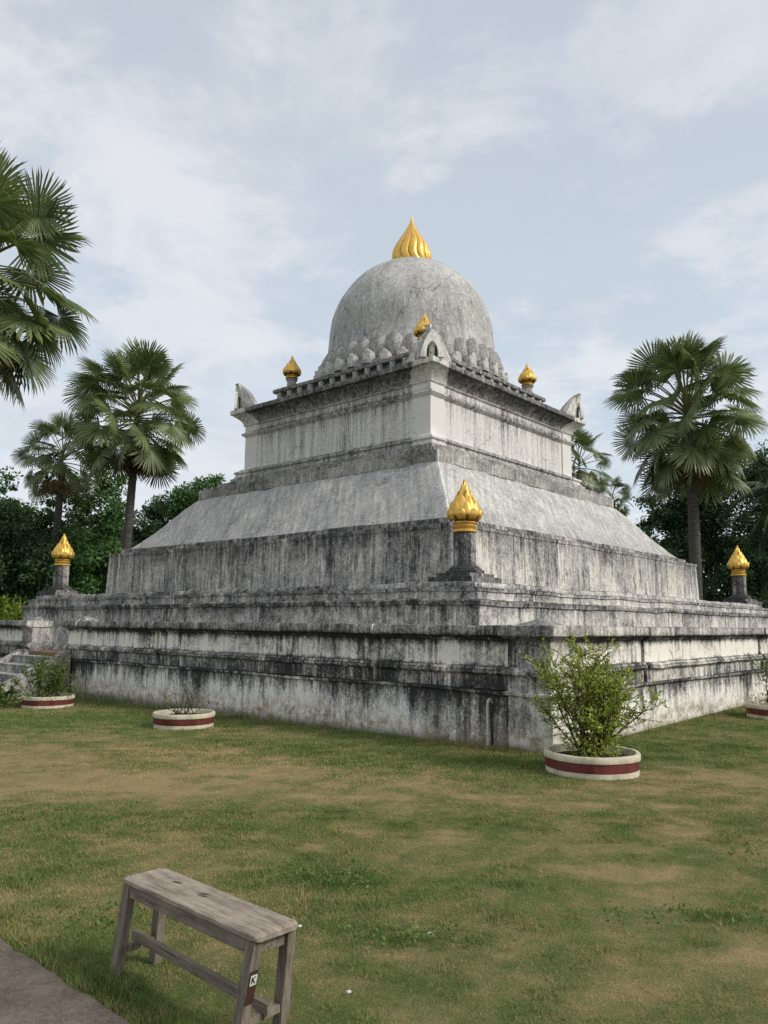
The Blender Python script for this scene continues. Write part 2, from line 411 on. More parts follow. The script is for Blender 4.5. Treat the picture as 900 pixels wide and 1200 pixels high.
def turf_color(g, dry, pos, dark=1.0):
    n = g.noise(pos, 5, 8, .8); n2 = g.noise(pos, 60, 4, .7); n3 = g.noise(pos, .35, 3, .5)
    d = g.add(dry, g.mul(g.add(n, -.5), 1.7)); d = g.add(d, g.mul(g.add(n2, -.5), .8))
    k = dark
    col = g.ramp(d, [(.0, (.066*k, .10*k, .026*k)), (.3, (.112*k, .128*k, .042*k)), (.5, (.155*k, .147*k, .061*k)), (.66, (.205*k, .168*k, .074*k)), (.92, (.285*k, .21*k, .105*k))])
    return g.mix(g.smooth(n3, .4, .7), col, g.mix(1.0, col, (.9, .94, .92), 'MULTIPLY')), n2, n
def ground():
    xs = np.concatenate([np.linspace(-400, -40, 14), np.linspace(-36, -9, 40), np.arange(-8.9, 9.0, .09), np.linspace(9.2, 36, 40), np.linspace(40, 400, 14)])
    ys = np.concatenate([np.linspace(-60, 0, 12), np.arange(.4, 2.6, .4), np.arange(2.7, 16, .09), np.linspace(16.2, 60, 60), np.linspace(66, 600, 16)])
    X, Y = np.meshgrid(xs, ys); Z = ground_h(X, Y)
    Z = Z + .02*(fbm(X, Y, .5, 3, 9) - .5)*ss(Y, 2, 4)*(1 - ss(np.abs(X), 9, 12))*(1 - ss(Y, 14, 16))
    V = np.stack([X.ravel(), Y.ravel(), Z.ravel()], 1)
    ny, nx = X.shape; i = (np.arange(ny - 1)[:, None]*nx + np.arange(nx - 1)[None]).ravel()
    F = np.stack([i, i + 1, i + 1 + nx, i + nx], 1)
    m = newmat('turf soil'); g = N(m)
    at = g.n('ShaderNodeAttribute'); at.attribute_name = 'dry'
    pos = g.n('ShaderNodeNewGeometry').outputs['Position']
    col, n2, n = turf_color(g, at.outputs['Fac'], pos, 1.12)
    g.out(g.bsdf(col, .95, bump=g.add(n2, n), bstr=.7, bdist=.03, spec=.1))
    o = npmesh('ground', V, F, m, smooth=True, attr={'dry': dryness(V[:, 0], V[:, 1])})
    tag(o, kind='structure')
ground()

def in_path(x, y):  # lower-left concrete path: its edge runs (-1.9,4.16) to (-1.02,3.38)
    return (y - 4.16) < (x + 1.9)*(-.89) - .0
def grass():
    def scatter(n, y0, y1, pw):
        u = RNG.random(n); y = (y0**pw + u*(y1**pw - y0**pw))**(1/pw)
        x = (RNG.random(n)*2 - 1)*(.60*y + 1.0)
        return x, y
    parts = [scatter(430000, 2.8, 7.0, 1.0), scatter(330000, 6, 11, 1.3), scatter(200000, 10, 18.5, 1.3)]
    x = np.concatenate([p[0] for p in parts]); y = np.concatenate([p[1] for p in parts])
    # not inside the monument or on the path
    du, dv = (x - CX)*A.x + (y - CY)*A.y, (x - CX)*B.x + (y - CY)*B.y
    keep = ~((np.abs(du) < 13.22) & (np.abs(dv) < 13.22)) & ~in_path(x + .03*np.sin(y*40), y)
    edge = (np.abs(np.maximum(np.abs(du), np.abs(dv)) - 13.3) < .14)
    dry = dryness(x, y)
    keep &= RNG.random(len(x)) < (1.06 - .75*ss(dry, .42, .8))
    x, y, dry, edge = x[keep], y[keep], dry[keep], edge[keep]; n = len(x)
    cl = fbm(x, y, 1.6, 3, 21)
    h = .6*(.016 + .024*RNG.random(n)**1.5 + .02*np.clip(cl - .5, 0, 1))*(1.25 - .8*dry)
    pe = np.abs((y - 4.16) - (x + 1.9)*(-.89))
    h += np.where((pe < .22) & (x < 0) & (y < 5), .03*RNG.random(n), 0)
    tuft = ss(fbm(x, y, 5.5, 3, 33), .56, .68); h *= 1 + .9*tuft*(dry < .5)
    h *= (1 + .05*np.clip(y - 5, 0, 10))
    h = np.where(edge, h*(1.3 + 1.6*RNG.random(n)), h)
    w = (.0017 + .0014*RNG.random(n))*(1 + .14*np.clip(y - 3, 0, 14))
    az = RNG.random(n)*2*PI; lean = RNG.random(n)**.7*1.1; ld = RNG.random(n)*2*PI
    z = ground_h(x, y) - .004
    b = np.stack([x, y, z], 1)
    dx = np.stack([np.cos(az)*w, np.sin(az)*w, np.zeros(n)], 1)
    tip = b + np.stack([np.cos(ld)*h*lean, np.sin(ld)*h*lean, h*np.sqrt(np.clip(1.3 - .6*lean, .2, 1))], 1)
    V = np.empty((n, 3, 3)); V[:, 0] = b - dx; V[:, 1] = b + dx; V[:, 2] = tip
    F = np.arange(3*n).reshape(n, 3)
    m = newmat('grass blades'); g = N(m)
    at = g.n('ShaderNodeAttribute'); at.attribute_name = 'dry'
    geo = g.n('ShaderNodeNewGeometry')
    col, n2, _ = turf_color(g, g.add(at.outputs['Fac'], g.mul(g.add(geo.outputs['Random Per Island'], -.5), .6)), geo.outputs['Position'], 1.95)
    bs = g.bsdf(col, .7, spec=.15)
    tr = g.n('ShaderNodeBsdfTranslucent'); g.link(col, tr.inputs[0])
    mx = g.n('ShaderNodeMixShader'); mx.inputs[0].default_value = .3; g.link(bs, mx.inputs[1]); g.link(tr.outputs[0], mx.inputs[2])
    g.out(mx.outputs[0])
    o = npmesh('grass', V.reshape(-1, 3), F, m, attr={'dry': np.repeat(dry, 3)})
    tag(o, 'short patchy lawn grass, green and straw coloured', 'grass', kind='stuff')
grass()

def path():
    mb = MB(); n = 60
    e0 = Vector((-6.0, 7.8)); e1 = Vector((1.6, 1.05))   # edge line beyond both ends
    d = (e1 - e0).normalized(); nrm = Vector((d.y, -d.x))   # toward the camera side, lower left
    if nrm.x > 0: nrm = -nrm
    n = 260; L = (e1 - e0).length; rows = []
    for i in range(n + 1):
        p = e0 + d*L*i/n
        j = .018*noise.noise(Vector((i*.21, 0, 0))) + .012*noise.noise(Vector((i*.9, 3, 0))) - .005
        q = p - nrm*j
        rows.append([(q.x - nrm.x*.006, q.y - nrm.y*.006, -.02), (q.x, q.y, .022), (q.x + nrm.x*.02, q.y + nrm.y*.02, .032), (q.x + nrm.x*1.6, q.y + nrm.y*1.6, .034)])
    o = 0
    for i, r in enumerate(rows):
        mb.v += r
    for i in range(n):
        for k in range(3): mb.f.append((i*4 + k, i*4 + k + 1, i*4 + 5 + k, i*4 + 4 + k))
    m = newmat('old concrete'); g = N(m); oc = g.coord()
    n1 = g.noise(oc, 2.2, 7, .7); n2 = g.noise(oc, 45, 5, .7); n3 = g.noise(oc, 150, 2, .6)
    col = g.ramp(g.add(g.mul(n1, .6), g.mul(n2, .4)), [(.32, (.05, .039, .03)), (.5, (.125, .102, .082)), (.66, (.215, .18, .148))])
    col = g.mix(g.smooth(n3, .6, .72), col, (.28, .25, .22))
    g.out(g.bsdf(col, .9, bump=g.add(n2, n3), bstr=.6, bdist=.01, spec=.2))
    ob = mb.build('path', m); 
    # face up
    me = ob.data; me.flip_normals() if me.polygons[2].normal.z < 0 else None
    tag(ob, kind='structure')
path()

# ------------------------------------------------------------------ perimeter wall
wall = empty('perimeter_wall', (CX, CY, 0), TH)
tag(wall, 'low streaked plaster wall with moulded coping enclosing the monument', 'wall')
S1 = 13.14
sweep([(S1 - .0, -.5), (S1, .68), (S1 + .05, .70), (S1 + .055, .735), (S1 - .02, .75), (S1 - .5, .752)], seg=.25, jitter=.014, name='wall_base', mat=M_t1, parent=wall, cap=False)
sweep([(S1 - .5, .74), (S1 - .5, .6)], seg=.5, jitter=0, name='inner_face', mat=M_t2, parent=wall, cap=False)
PROF = [(-.02, .742), (.0, .75), (.0, .93), (.03, .945), (.07, .97), (.075, 1.0), (.045, 1.02), (.045, 1.045), (-.03, 1.06), (-.035, 1.39), (.01, 1.41), (.02, 1.44)]
COPE = [(.03, 1.445), (.10, 1.47), (.105, 1.475), (.105, 1.585), (.09, 1.6)]
def side_piece(name, prof, k, t0, t1, mat, off=0, thick=.5, seg=.18, jitter=.008):
    """closed bar along side k, from t0 to t1; prof is (outward offset, z)"""
    n = max(1, int(abs(t1 - t0)/seg)); mb = MB(); P = []
    for q in prof:
        if P and math.hypot(q[0] - P[-1][0], q[1] - P[-1][1]) > .25:
            p = P[-1]; P.append(((p[0] + q[0])/2, (p[1] + q[1])/2))
        P.append(q)
    P = [(-thick, P[0][1])] + P + [(-thick, P[-1][1])]
    m = len(P); c, sn = math.cos(k*PI/2), math.sin(k*PI/2)
    for i in range(n + 1):
        t = t0 + (t1 - t0)*i/n
        for o, z in P:
            o2 = o + (off if o > -thick + .01 else 0)
            u, v = -(S1 + o2), t; mb.v.append((c*u - sn*v, sn*u + c*v, z))
    for i in range(n):
        for j in range(m):
            j2 = (j + 1) % m; mb.f.append((i*m + j, (i + 1)*m + j, (i + 1)*m + j2, i*m + j2))
    mb.f.append(tuple(range(m))); mb.f.append(tuple(n*m + j for j in range(m))[::-1])
    return mb.build(name, mat, wall, smooth=True, angle=30, jitter=jitter*1.5, jf=2.6)
OPEN0, OPEN1 = -.48, 1.42
for k in range(4):
    js = [-12.58, -10.2, -7.2, -4.15]
    segs = [(js[i], js[i + 1], i) for i in range(3)]
    if k == 0: segs += [(-4.15, -1.05, 3), (-1.05, OPEN0, 4), (OPEN1, OPEN1 + .55, 4), (OPEN1 + .55, 4.15, 3)]
    else: segs += [(-4.15, -1.0, 3), (-1.0, 1.0, 4), (1.0, 4.15, 3)]
    segs += [(-b, -a, i) for a, b, i in segs[:3]]
    for a, b, i in segs:
        off = (.0, .035, .0, .03, .06)[i]; pier = i == 4 and k == 0
        side_piece('wall_pier' if pier else 'wall_panel', PROF, k, a + (0 if pier else .025), b - (0 if pier else .025), M_pier if (pier and a > 0) else M_band, off)
        side_piece('coping', COPE, k, a + (.004 if not pier else -.03), b - (.004 if not pier else -.03), M_pier if (pier and a > 0) else M_cope, off + (.02 if pier else 0), seg=.2)
    # recessed core that shows in the joints
    if k == 0:
        for a, b in ((-12.9, OPEN0 - .06), (OPEN1 + .06, 12.9)):
            side_piece('wall_core', [(-.09, .74), (-.09, 1.46)], 0, a, b, M_cope, thick=.42, jitter=0)
    else: side_piece('wall_core', [(-.09, .74), (-.09, 1.46)], k, -12.9, 12.9, M_cope, thick=.42, jitter=0)
def corner_block(k):
    c, sn = math.cos(k*PI/2), math.sin(k*PI/2); ci, cj = -(S1 - .26), -(S1 - .26); h = .32
    mb = MB()
    prof = [(h, -.5), (h, .68), (h + .05, .70), (h + .055, .735), (h, .752), (h, .93), (h + .03, .945), (h + .07, .97), (h + .075, 1.0), (h + .045, 1.02), (h + .045, 1.045), (h, 1.06), (h, 1.39), (h + .03, 1.43), (h + .1, 1.47), (h + .11, 1.6), (h + .09, 1.612), (h - .05, 1.612), (.24, 1.616), (.15, 1.65), (.05, 1.695), (.02, 1.70)]
    P = [prof[0]]
    for q in prof[1:]:
        p = P[-1]; n = max(1, int(math.hypot(q[0] - p[0], q[1] - p[1])/.13))
        for i in range(1, n + 1): P.append((p[0] + (q[0] - p[0])*i/n, p[1] + (q[1] - p[1])*i/n))
    per = [-1, -.5, 0, .5]
    m = 16
    for r, z in P:
        for kk in range(4):
            c2, s2 = math.cos(kk*PI/2), math.sin(kk*PI/2)
            for t in per:
                x, y = -r, -t*r; x, y = c2*x - s2*y, s2*x + c2*y
                x, y = x + ci, y + cj
                mb.v.append((c*x - sn*y, sn*x + c*y, z))
    for i in range(len(P) - 1):
        for q in range(m): mb.f.append((i*m + q, i*m + (q + 1) % m, (i + 1)*m + (q + 1) % m, (i + 1)*m + q))
    mb.f.append(tuple((len(P) - 1)*m + q for q in range(m)))
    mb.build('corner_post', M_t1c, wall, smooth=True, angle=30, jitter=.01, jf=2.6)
for k in range(4): corner_block(k)
# worn pyramid caps on the posts beside the opening
for t, w in ((OPEN0 - .36, .5), (OPEN1 + .28, .52)):
    mb = MB(); mb.lathe([(w*.62, 1.598), (w*.6, 1.62), (w*.42, 1.66), (w*.2, 1.7), (.03, 1.72)], 4, cx=-(S1 - .2), cy=t, rot=PI/4)
    mb.build('post_cap', M_pier, wall, jitter=.015, jf=5)
# floor behind the wall
mb = MB()
mb.box(0, 0, .61, 2*(S1 - .45), 2*(S1 - .45), .1)
mb.build('terrace_floor', M_t2, wall)
mb = MB(); mb.box(-(S1 - .3), (OPEN0 + OPEN1)/2, .80, .62, OPEN1 - OPEN0 - .1, .09); mb.build('threshold', M_brick, wall, jitter=.006)

# stairs
st = empty('stone_steps', tuple(W(-S1, .47)), TH)
tag(st, 'worn grey masonry steps with sloping side walls rising to the gap in the wall', 'steps')
nst = 4; rise = .72/nst; run = .38; base = -.15
for i in range(nst):
    mb = MB(); top = .74 - i*rise; dpt = run
    x0 = -.06 - i*run
    for j in range(8):
        pass
    zb = -.3
    mb.box(x0 - run/2, 0, (top + zb)/2, run - .004, 1.9, top - zb)
    mb.box(x0 - run/2 - .012, 0, top + .012, run + .02, 1.9, .02)
    mb.build('step', M_step, st, jitter=.01, jf=4)
for s in (-1, 1):
    mb = MB(); y0, y1 = s*.955, s*1.2
    prof = [(-.07, -.3), (-.07, .88), (-.22, .88), (-1.62, .16), (-1.75, .12), (-1.75, -.3)]
    o = len(mb.v)
    for y in (y0, y1): mb.v += [(x, y, z) for x, z in prof]
    n = len(prof)
    for i in range(n):
        j = (i + 1) % n; mb.f.append((i, j, n + j, n + i) if s < 0 else (i, n + i, n + j, j))
    mb.f.append(tuple(range(n)) if s > 0 else tuple(range(n))[::-1]); mb.f.append(tuple(range(n, 2*n))[::-1] if s > 0 else tuple(range(n, 2*n)))
    mb.build('side_wall', M_step, st, jitter=.012, jf=3)

# ------------------------------------------------------------------ the stupa
stupa = empty('stupa', (CX, CY, 0), TH)
tag(stupa, 'large weathered grey plaster stupa with bulbous dome, square tiers and golden tip', 'stupa')
sweep([(9.8, .60), (9.76, .8), (9.74, 1.98), (9.78, 2.0), (9.79, 2.09), (9.74, 2.11), (9.62, 2.12), (9.60, 2.27), (9.63, 2.28), (9.63, 2.34), (9.58, 2.355), (9.46, 2.36), (9.44, 2.46), (9.40, 2.475), (7.6, 2.515)], name='terrace', mat=M_t2, parent=stupa, jitter=.02, jf=1.8)
sweep([(7.76, 2.47), (7.74, 2.6), (7.70, 3.86), (7.72, 3.88), (7.72, 3.96), (7.68, 3.985), (7.42, 3.99), (7.40, 4.14), (7.36, 4.16), (7.1, 4.165)], name='block_tier', mat=M_t3, parent=stupa, jitter=.016, jf=2)
sk = []
for i in range(13):
    t = i/12; s_ = 7.24 + (5.42 - 7.24)*t; z = 4.15 + (6.12 - 4.15)*t
    z += -.07*math.sin(PI*t)*(1 - t)*2 + .07*math.sin(PI*t)*t*1.4
    sk.append((s_, z))
sweep(sk + [(5.3, 6.14)], name='sloping_roof', mat=M_sk, parent=stupa, jitter=.028, jf=1.2, seg=.25)
sweep([(5.5, 6.06), (5.5, 6.38), (5.48, 6.4), (5.06, 6.41), (5.05, 6.63), (5.03, 6.645), (4.74, 6.65), (4.73, 6.84), (4.70, 6.855), (4.4, 6.86)], name='plinth', mat=M_pl, parent=stupa, jitter=.022, jf=2.2)
sweep([(4.56, 6.845), (4.58, 6.86), (4.58, 6.93), (4.54, 6.96), (4.54, 7.0), (4.60, 7.04), (4.58, 7.11), (4.46, 7.15), (4.42, 7.2), (4.34, 7.23), (4.32, 7.26), (4.32, 8.42), (4.36, 8.46), (4.40, 8.48), (4.44, 8.53), (4.42, 8.58), (4.36, 8.6), (4.33, 8.63), (4.33, 8.84), (4.38, 8.86), (4.4, 8.9)], name='shrine_body', mat=M_bx, parent=stupa, jitter=.008, jf=2, pil=(.62, .05), cap=False, seg=.2)
sweep([(4.38, 8.88), (4.40, 8.93), (4.43, 8.98), (4.5, 9.08), (4.6, 9.17), (4.68, 9.22), (4.70, 9.25), (4.75, 9.26), (4.77, 9.28), (4.77, 9.43), (4.74, 9.45), (4.5, 9.46)], name='cornice', mat=M_cn, parent=stupa, jitter=.009, jf=2, pil=(.66, .025), seg=.2)
sweep([(4.1, 9.44), (4.08, 9.62), (3.8, 9.63), (3.72, 9.64), (3.7, 9.86), (3.58, 9.87), (3.56, 10.12), (3.66, 10.14), (3.70, 10.17), (3.70, 10.28), (3.66, 10.3), (3.0, 10.31)], name='parapet', mat=M_pp, parent=stupa, jitter=.012, jf=2.4, seg=.2)
mb = MB(); mb.box(0, 0, 0, .12, .19, .27); den0 = mb.build('dentil', M_ptl, None, jitter=.008, jf=5); first = True
for k in range(4):
    M4 = Matrix.Rotation(k*PI/2, 4, 'Z')
    for i in range(13):
        o = den0 if first else den0.copy()
        if not first: COL.objects.link(o)
        first = False; o.parent = stupa
        o.location = M4 @ Vector((-3.63, -3.35 + 6.7*i/12, 9.995)); o.rotation_euler = (random.uniform(-.02, .02), 0, k*PI/2)
# dome
prof = [(3.62, 10.30), (3.6, 10.48), (3.42, 10.5), (3.36, 10.9), (3.33, 11.2), (3.25, 11.5), (3.19, 11.75), (3.165, 12.0), (3.15, 12.2)]
for i in range(1, 19):
    a = PI/2*i/19; prof.append((3.15*math.cos(a)**.97, 12.2 + 3.29*math.sin(a)))
prof.append((.05, 15.49))
P = [prof[0]]
for q in prof[1:]:
    p = P[-1]; k = max(1, int(math.hypot(q[0] - p[0], q[1] - p[1])/.16))
    for i in range(1, k + 1): P.append((p[0] + (q[0] - p[0])*i/k, p[1] + (q[1] - p[1])*i/k))
mb = MB(); mb.lathe(P, 110); mb.build('dome', M_dm, stupa, smooth=True, angle=50, jitter=.022, jf=1.5)

# petals round the foot of the dome
def petal_mesh(w, h, depth, point):
    mb = MB(); nx, nz = 8, 9; grid = []
    for j in range(nz + 1):
        t = j/nz; row = []
        if point: hw = w/2*(1 if t < .72 else max(.02, ((1 - t)/.28)**.8))
        else: hw = w/2*(.86 + .14*math.sin(min(t, .5)*PI)) * (math.sqrt(max(0, 1 - max(0, (t - .5)/.5)**2.4)) if t > .5 else 1) + .004
        for i in range(nx + 1):
            s = -1 + 2*i/nx; bulge = (1 - abs(s)**(6 if point else 2.6))
            zz = t*h
            d = depth*(.25 + .75*bulge)*(1 if point else (.75 + .5*math.sin(t*PI*.8)) * (1 - .55*max(0, t - .6)/.4))
            row.append(len(mb.v)); mb.v.append((d, s*hw, zz))
        grid.append(row)
    for j in range(nz):
        for i in range(nx): mb.f.append((grid[j][i], grid[j][i + 1], grid[j + 1][i + 1], grid[j + 1][i]))
    # skirt back to the wall
    edge = [g_[0] for g_ in grid] + grid[-1][1:] + [g_[-1] for g_ in grid[-2::-1]]
    back = []
    for e in edge:
        v = mb.v[e]; back.append(len(mb.v)); mb.v.append((-.22, v[1], v[2]))
    for i in range(len(edge) - 1): mb.f.append((edge[i], edge[i + 1], back[i + 1], back[i]))
    return mb
def ring_of(name, mb, mat, n, r, z, lean, phase, ang=40):
    first = None
    for i in range(n):
        a = 2*PI*(i + phase)/n
        if first is None: first = mb.build(name, mat, stupa, smooth=ang > 20, angle=ang, jitter=.006, jf=6); o = first
        else: o = first.copy(); COL.objects.link(o)
        jz = random.uniform(-.02, .02)
        o.location = (r*math.cos(a), r*math.sin(a), z + jz)
        o.scale = (1, random.uniform(.9, 1.06), random.uniform(.9, 1.05))
        o.rotation_euler = Euler((random.uniform(-.05, .05), R(lean + random.uniform(-2, 2)), a), 'XYZ')
def stone_local(m, dz):  # same plaster, coordinates of a small piece with its own origin
    return m
ring_of('dome_petal', petal_mesh(.56, .86, .2, False), M_ptl, 36, 3.28, 10.70, -3, 0)
ring_of('pointed_block', petal_mesh(.42, .52, .18, True), M_ptl2, 36, 3.52, 10.36, 0, .5, ang=10)

# golden flame at the very top
pr = [(.72, 0), (.755, .06), (.775, .2), (.78, .38), (.76, .55), (.70, .74), (.60, .94), (.48, 1.14), (.36, 1.33), (.25, 1.51), (.16, 1.68), (.09, 1.83), (.045, 1.97), (.02, 2.1), (.006, 2.24)]
P = [pr[0]]
for q in pr[1:]:
    p = P[-1]
    for i in range(1, 5): P.append((p[0] + (q[0] - p[0])*i/4, p[1] + (q[1] - p[1])*i/4))
def flute(r, z, a):
    t = z/2.24; ph = 14*(a + .75*t + .30*math.sin(2.3*t*PI + .4)*(1 - t)); k = .085*min(1, z*5)*(1 - t*.75)
    w = abs(math.sin(ph*.5)); return r*(1 - k + 1.15*k*w**.6)
mb = MB(); mb.lathe(P, 300, fn=flute); sp = mb.build('golden_flame', M_gold, stupa, smooth=True, angle=60); sp.location = (0, 0, 15.42)

# golden lotus bud
def bulb_r(z):
    Z = [0, .03, .08, .15, .24, .34, .45, .56, .68, .8, .9, 1.0]; Rr = [.22, .27, .315, .338, .335, .30, .247, .186, .128, .073, .036, .004]
    return float(np.interp(z, Z, Rr))
def lotus_bud():
    mb = MB()
    mb.lathe([(bulb_r(z)*.88, z) for z in np.linspace(0, 1, 26)], 24)
    gv = [1.0]*len(mb.v)
    rows = [(0.02, .28, 8, .5, .062, 1.0), (.10, .45, 8, 0, .046, .96), (.22, .60, 8, .5, .034, .94), (.38, .72, 6, 0, .024, .98), (.54, .86, 5, .5, .014, 1.0), (.68, .97, 5, 0, .006, 1)]
    for z0, z1, n, ph, off, ww in rows:
        for i in range(n):
            c = 2*PI*(i + ph)/n; J, I = 8, 6; g_ = []
            for j in range(J + 1):
                t = j/J; hw = (PI/n)*1.0*(math.sin(PI*min(1, .22 + t*.78)**1.15)**.62 if t < 1 else 0.0)
                z = z0 + (z1 - z0)*t; row = []
                for q in range(I + 1):
                    s = -1 + 2*q/I
                    r = bulb_r(z) - .012 + off*(1 - .6*abs(s)**2.5)*(1 - .25*t) + .012*(1 - s*s)*t + (.022 if z0 < .05 else .012)*max(0, t - .7)/.3
                    row.append(len(mb.v)); mb.v.append((r*math.cos(c + s*hw), r*math.sin(c + s*hw), z)); gv.append(max(abs(s)**2.2, 1 - t*5, (t - .8)*2.2 if t > .8 else 0))
                g_.append(row)
            for j in range(J):
                for q in range(I): mb.f.append((g_[j][q], g_[j][q + 1], g_[j + 1][q + 1], g_[j + 1][q]))
    mb.gv = gv
    return mb
bud_mb = lotus_bud()
neck_prof = [(.235, 0), (.275, .015), (.275, .055), (.25, .07), (.25, .12), (.262, .135), (.235, .16), (.235, .19), (.26, .205), (.262, .225), (.225, .25), (.2, .262)]
def finial(loc):
    o = empty('lotus_finial', loc, TH)
    mb = MB(); mb.box(0, 0, .04, 1.12, 1.12, .13); mb.box(0, 0, .145, .88, .88, .09)
    mb.build('square_base', M_ped, o, jitter=.012, jf=4, bevel=.01)
    mb = MB(); mb.lathe([(.42, .19), (.43, .24), (.37, .265), (.37, .29), (.33, .315), (.29, .345), (.262, .37), (.248, .4), (.248, 1.06), (.24, 1.07)], 8, rot=PI/8)
    mb.build('column', M_ped, o, smooth=True, angle=30, bevel=.008, jitter=.004)
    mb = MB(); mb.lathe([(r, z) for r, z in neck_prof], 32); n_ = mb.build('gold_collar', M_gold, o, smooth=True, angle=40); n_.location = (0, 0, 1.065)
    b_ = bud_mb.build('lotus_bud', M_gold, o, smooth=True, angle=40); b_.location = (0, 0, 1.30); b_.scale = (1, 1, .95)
    return o
f0 = finial(tuple(W(-8.6, -8.6, 2.49)))
tag(f0, 'golden lotus bud on dark column at the near corner, largest of the three', 'finial', 'golden lotus finials on the terrace corners')
f1 = copy_tree(f0); f1.location = W(-8.86, 8.86, 2.49); f1.rotation_euler[2] += .12; tag(f1, 'golden lotus bud on grey column at left, above the steps and the left planter', 'finial')
f2 = copy_tree(f0); f2.location = W(8.86, -8.86, 2.49); f2.rotation_euler[2] -= .2; tag(f2, 'golden lotus bud on pale column at right, beside the right palm trunk', 'finial')
for sx, sy in ((-1, -1), (-1, 1), (1, -1), (1, 1)):
    l = empty('upper_lotus', (3.2*sx, 3.2*sy, 10.30)); l.parent = stupa
    mb = MB(); mb.lathe([(.24, 0), (.24, .08), (.19, .12), (.185, .36), (.23, .4), (.2, .44)], 8, rot=PI/8); mb.build('short_column', M_ptl, l)
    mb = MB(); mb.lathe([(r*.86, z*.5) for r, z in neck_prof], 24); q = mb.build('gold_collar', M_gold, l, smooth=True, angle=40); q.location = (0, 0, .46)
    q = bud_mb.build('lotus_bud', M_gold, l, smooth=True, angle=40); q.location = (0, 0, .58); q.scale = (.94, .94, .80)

# corner antefixes: two quarter-leaf wings meeting at each cornice corner, a small arch between them
def antefix(sx, sy):
    e = empty('corner_antefix', (4.62*sx, 4.62*sy, 9.45)); e.parent = stupa
    for axis in (0, 1):
        mb = MB(); n = 12; L = 1.05; H = 1.02; th = .2; out = []
        pts = [(0, 0), (.0, .4), (-.06, .55), (-.02, .62), (-.05, .8), (-.13, H)]
        for i in range(1, n + 1):
            t = i/n; pts.append((-.11 + (L + .11)*t, (H - .02)*(math.cos(t*PI/2)**.9 if t < 1 else 0)))
        o = len(mb.v); m = len(pts)
        for w in (0, 1):
            for (d, z) in pts:
                inw = w*th
                if axis == 0: x, y = -sx*inw, -sy*d
                else: x, y = -sx*d, -sy*inw
                mb.v.append((x, y, z))
        for i in range(m): mb.f.append((i, (i + 1) % m, m + (i + 1) % m, m + i))
        mb.f.append(tuple(range(m))); mb.f.append(tuple(range(m, 2*m))[::-1])
        mb.build('wing', M_antl, e, jitter=.012, jf=5)
    # arch facing the diagonal
    ang = math.atan2(sy, sx); mb = MB(); outer = [(-.36, 0), (-.32, .25), (-.23, .5), (-.11, .72), (0, .88), (.11, .72), (.23, .5), (.32, .25), (.36, 0)]
    inner = [(-.17, 0), (-.17, .22), (-.13, .36), (-.06, .46), (0, .5), (.06, .46), (.13, .36), (.17, .22), (.17, 0)]
    for d in (.0, -.1):
        for y, z in outer + inner: mb.v.append((d, y, z))
    k = len(outer)
    for i in range(k - 1):
        mb.f.append((i, i + 1, k + i + 1, k + i)); mb.f.append((2*k + i + 1, 2*k + i, 3*k + i, 3*k + i + 1))
        mb.f.append((i + 1, i, 2*k + i, 2*k + i + 1)); mb.f.append((k + i, k + i + 1, 3*k + i + 1, 3*k + i))
    a_ = mb.build('niche_arch', M_antl2, e, jitter=.006, jf=5); a_.location = (.0 + .05*sx, .05*sy, 0); a_.rotation_euler = (0, 0, ang)
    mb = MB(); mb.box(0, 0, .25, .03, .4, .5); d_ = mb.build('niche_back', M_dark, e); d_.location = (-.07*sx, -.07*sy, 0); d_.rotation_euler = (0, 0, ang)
M_antl = stone('plaster wing', [(-.1, .5), (.2, .2), (1.1, .28)], streak=.5, blotch=.5, mid=.8, seed=15, light=(.6, .585, .53))
M_antl2 = stone('plaster arch', [(-.1, .3), (.2, .02), (1.1, .12)], streak=.3, blotch=.4, mid=.7, seed=19, light=(.68, .66, .6))
for sx, sy in ((-1, -1), (-1, 1), (1, -1), (1, 1)): antefix(sx, sy)

# ------------------------------------------------------------------ drain pipe
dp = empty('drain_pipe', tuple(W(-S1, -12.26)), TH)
tag(dp, 'thin pale plastic pipe rising from the lawn against the wall near its corner', 'pipe')
M_pvc = plain('old plastic pipe', (.62, .6, .5), .1, 10, .5, c2=(.42, .4, .32))
mb = MB(); P = [(-.10, 0, -.1), (-.10, 0, .56)]
for i in range(1, 9):
    a = PI*i/8; P.append((-.10 + .05*(1 - math.cos(a)), 0, .56 + .06*math.sin(a)))
mb.tube(P, [.019]*len(P), 10); mb.build('pipe', M_pvc, dp, smooth=True)
mb = MB(); mb.box(-.066, -.042, .28, .02, .035, .6); mb.build('pipe_shade_strip', M_dark, dp, jitter=.006, jf=9)  # dark strip added as the pipe's shade on the wall
mb = MB(); mb.lathe([(.03, .16), (.03, .2)], 10, cx=-.10); mb.build('pipe_clip', M_pvc, dp)

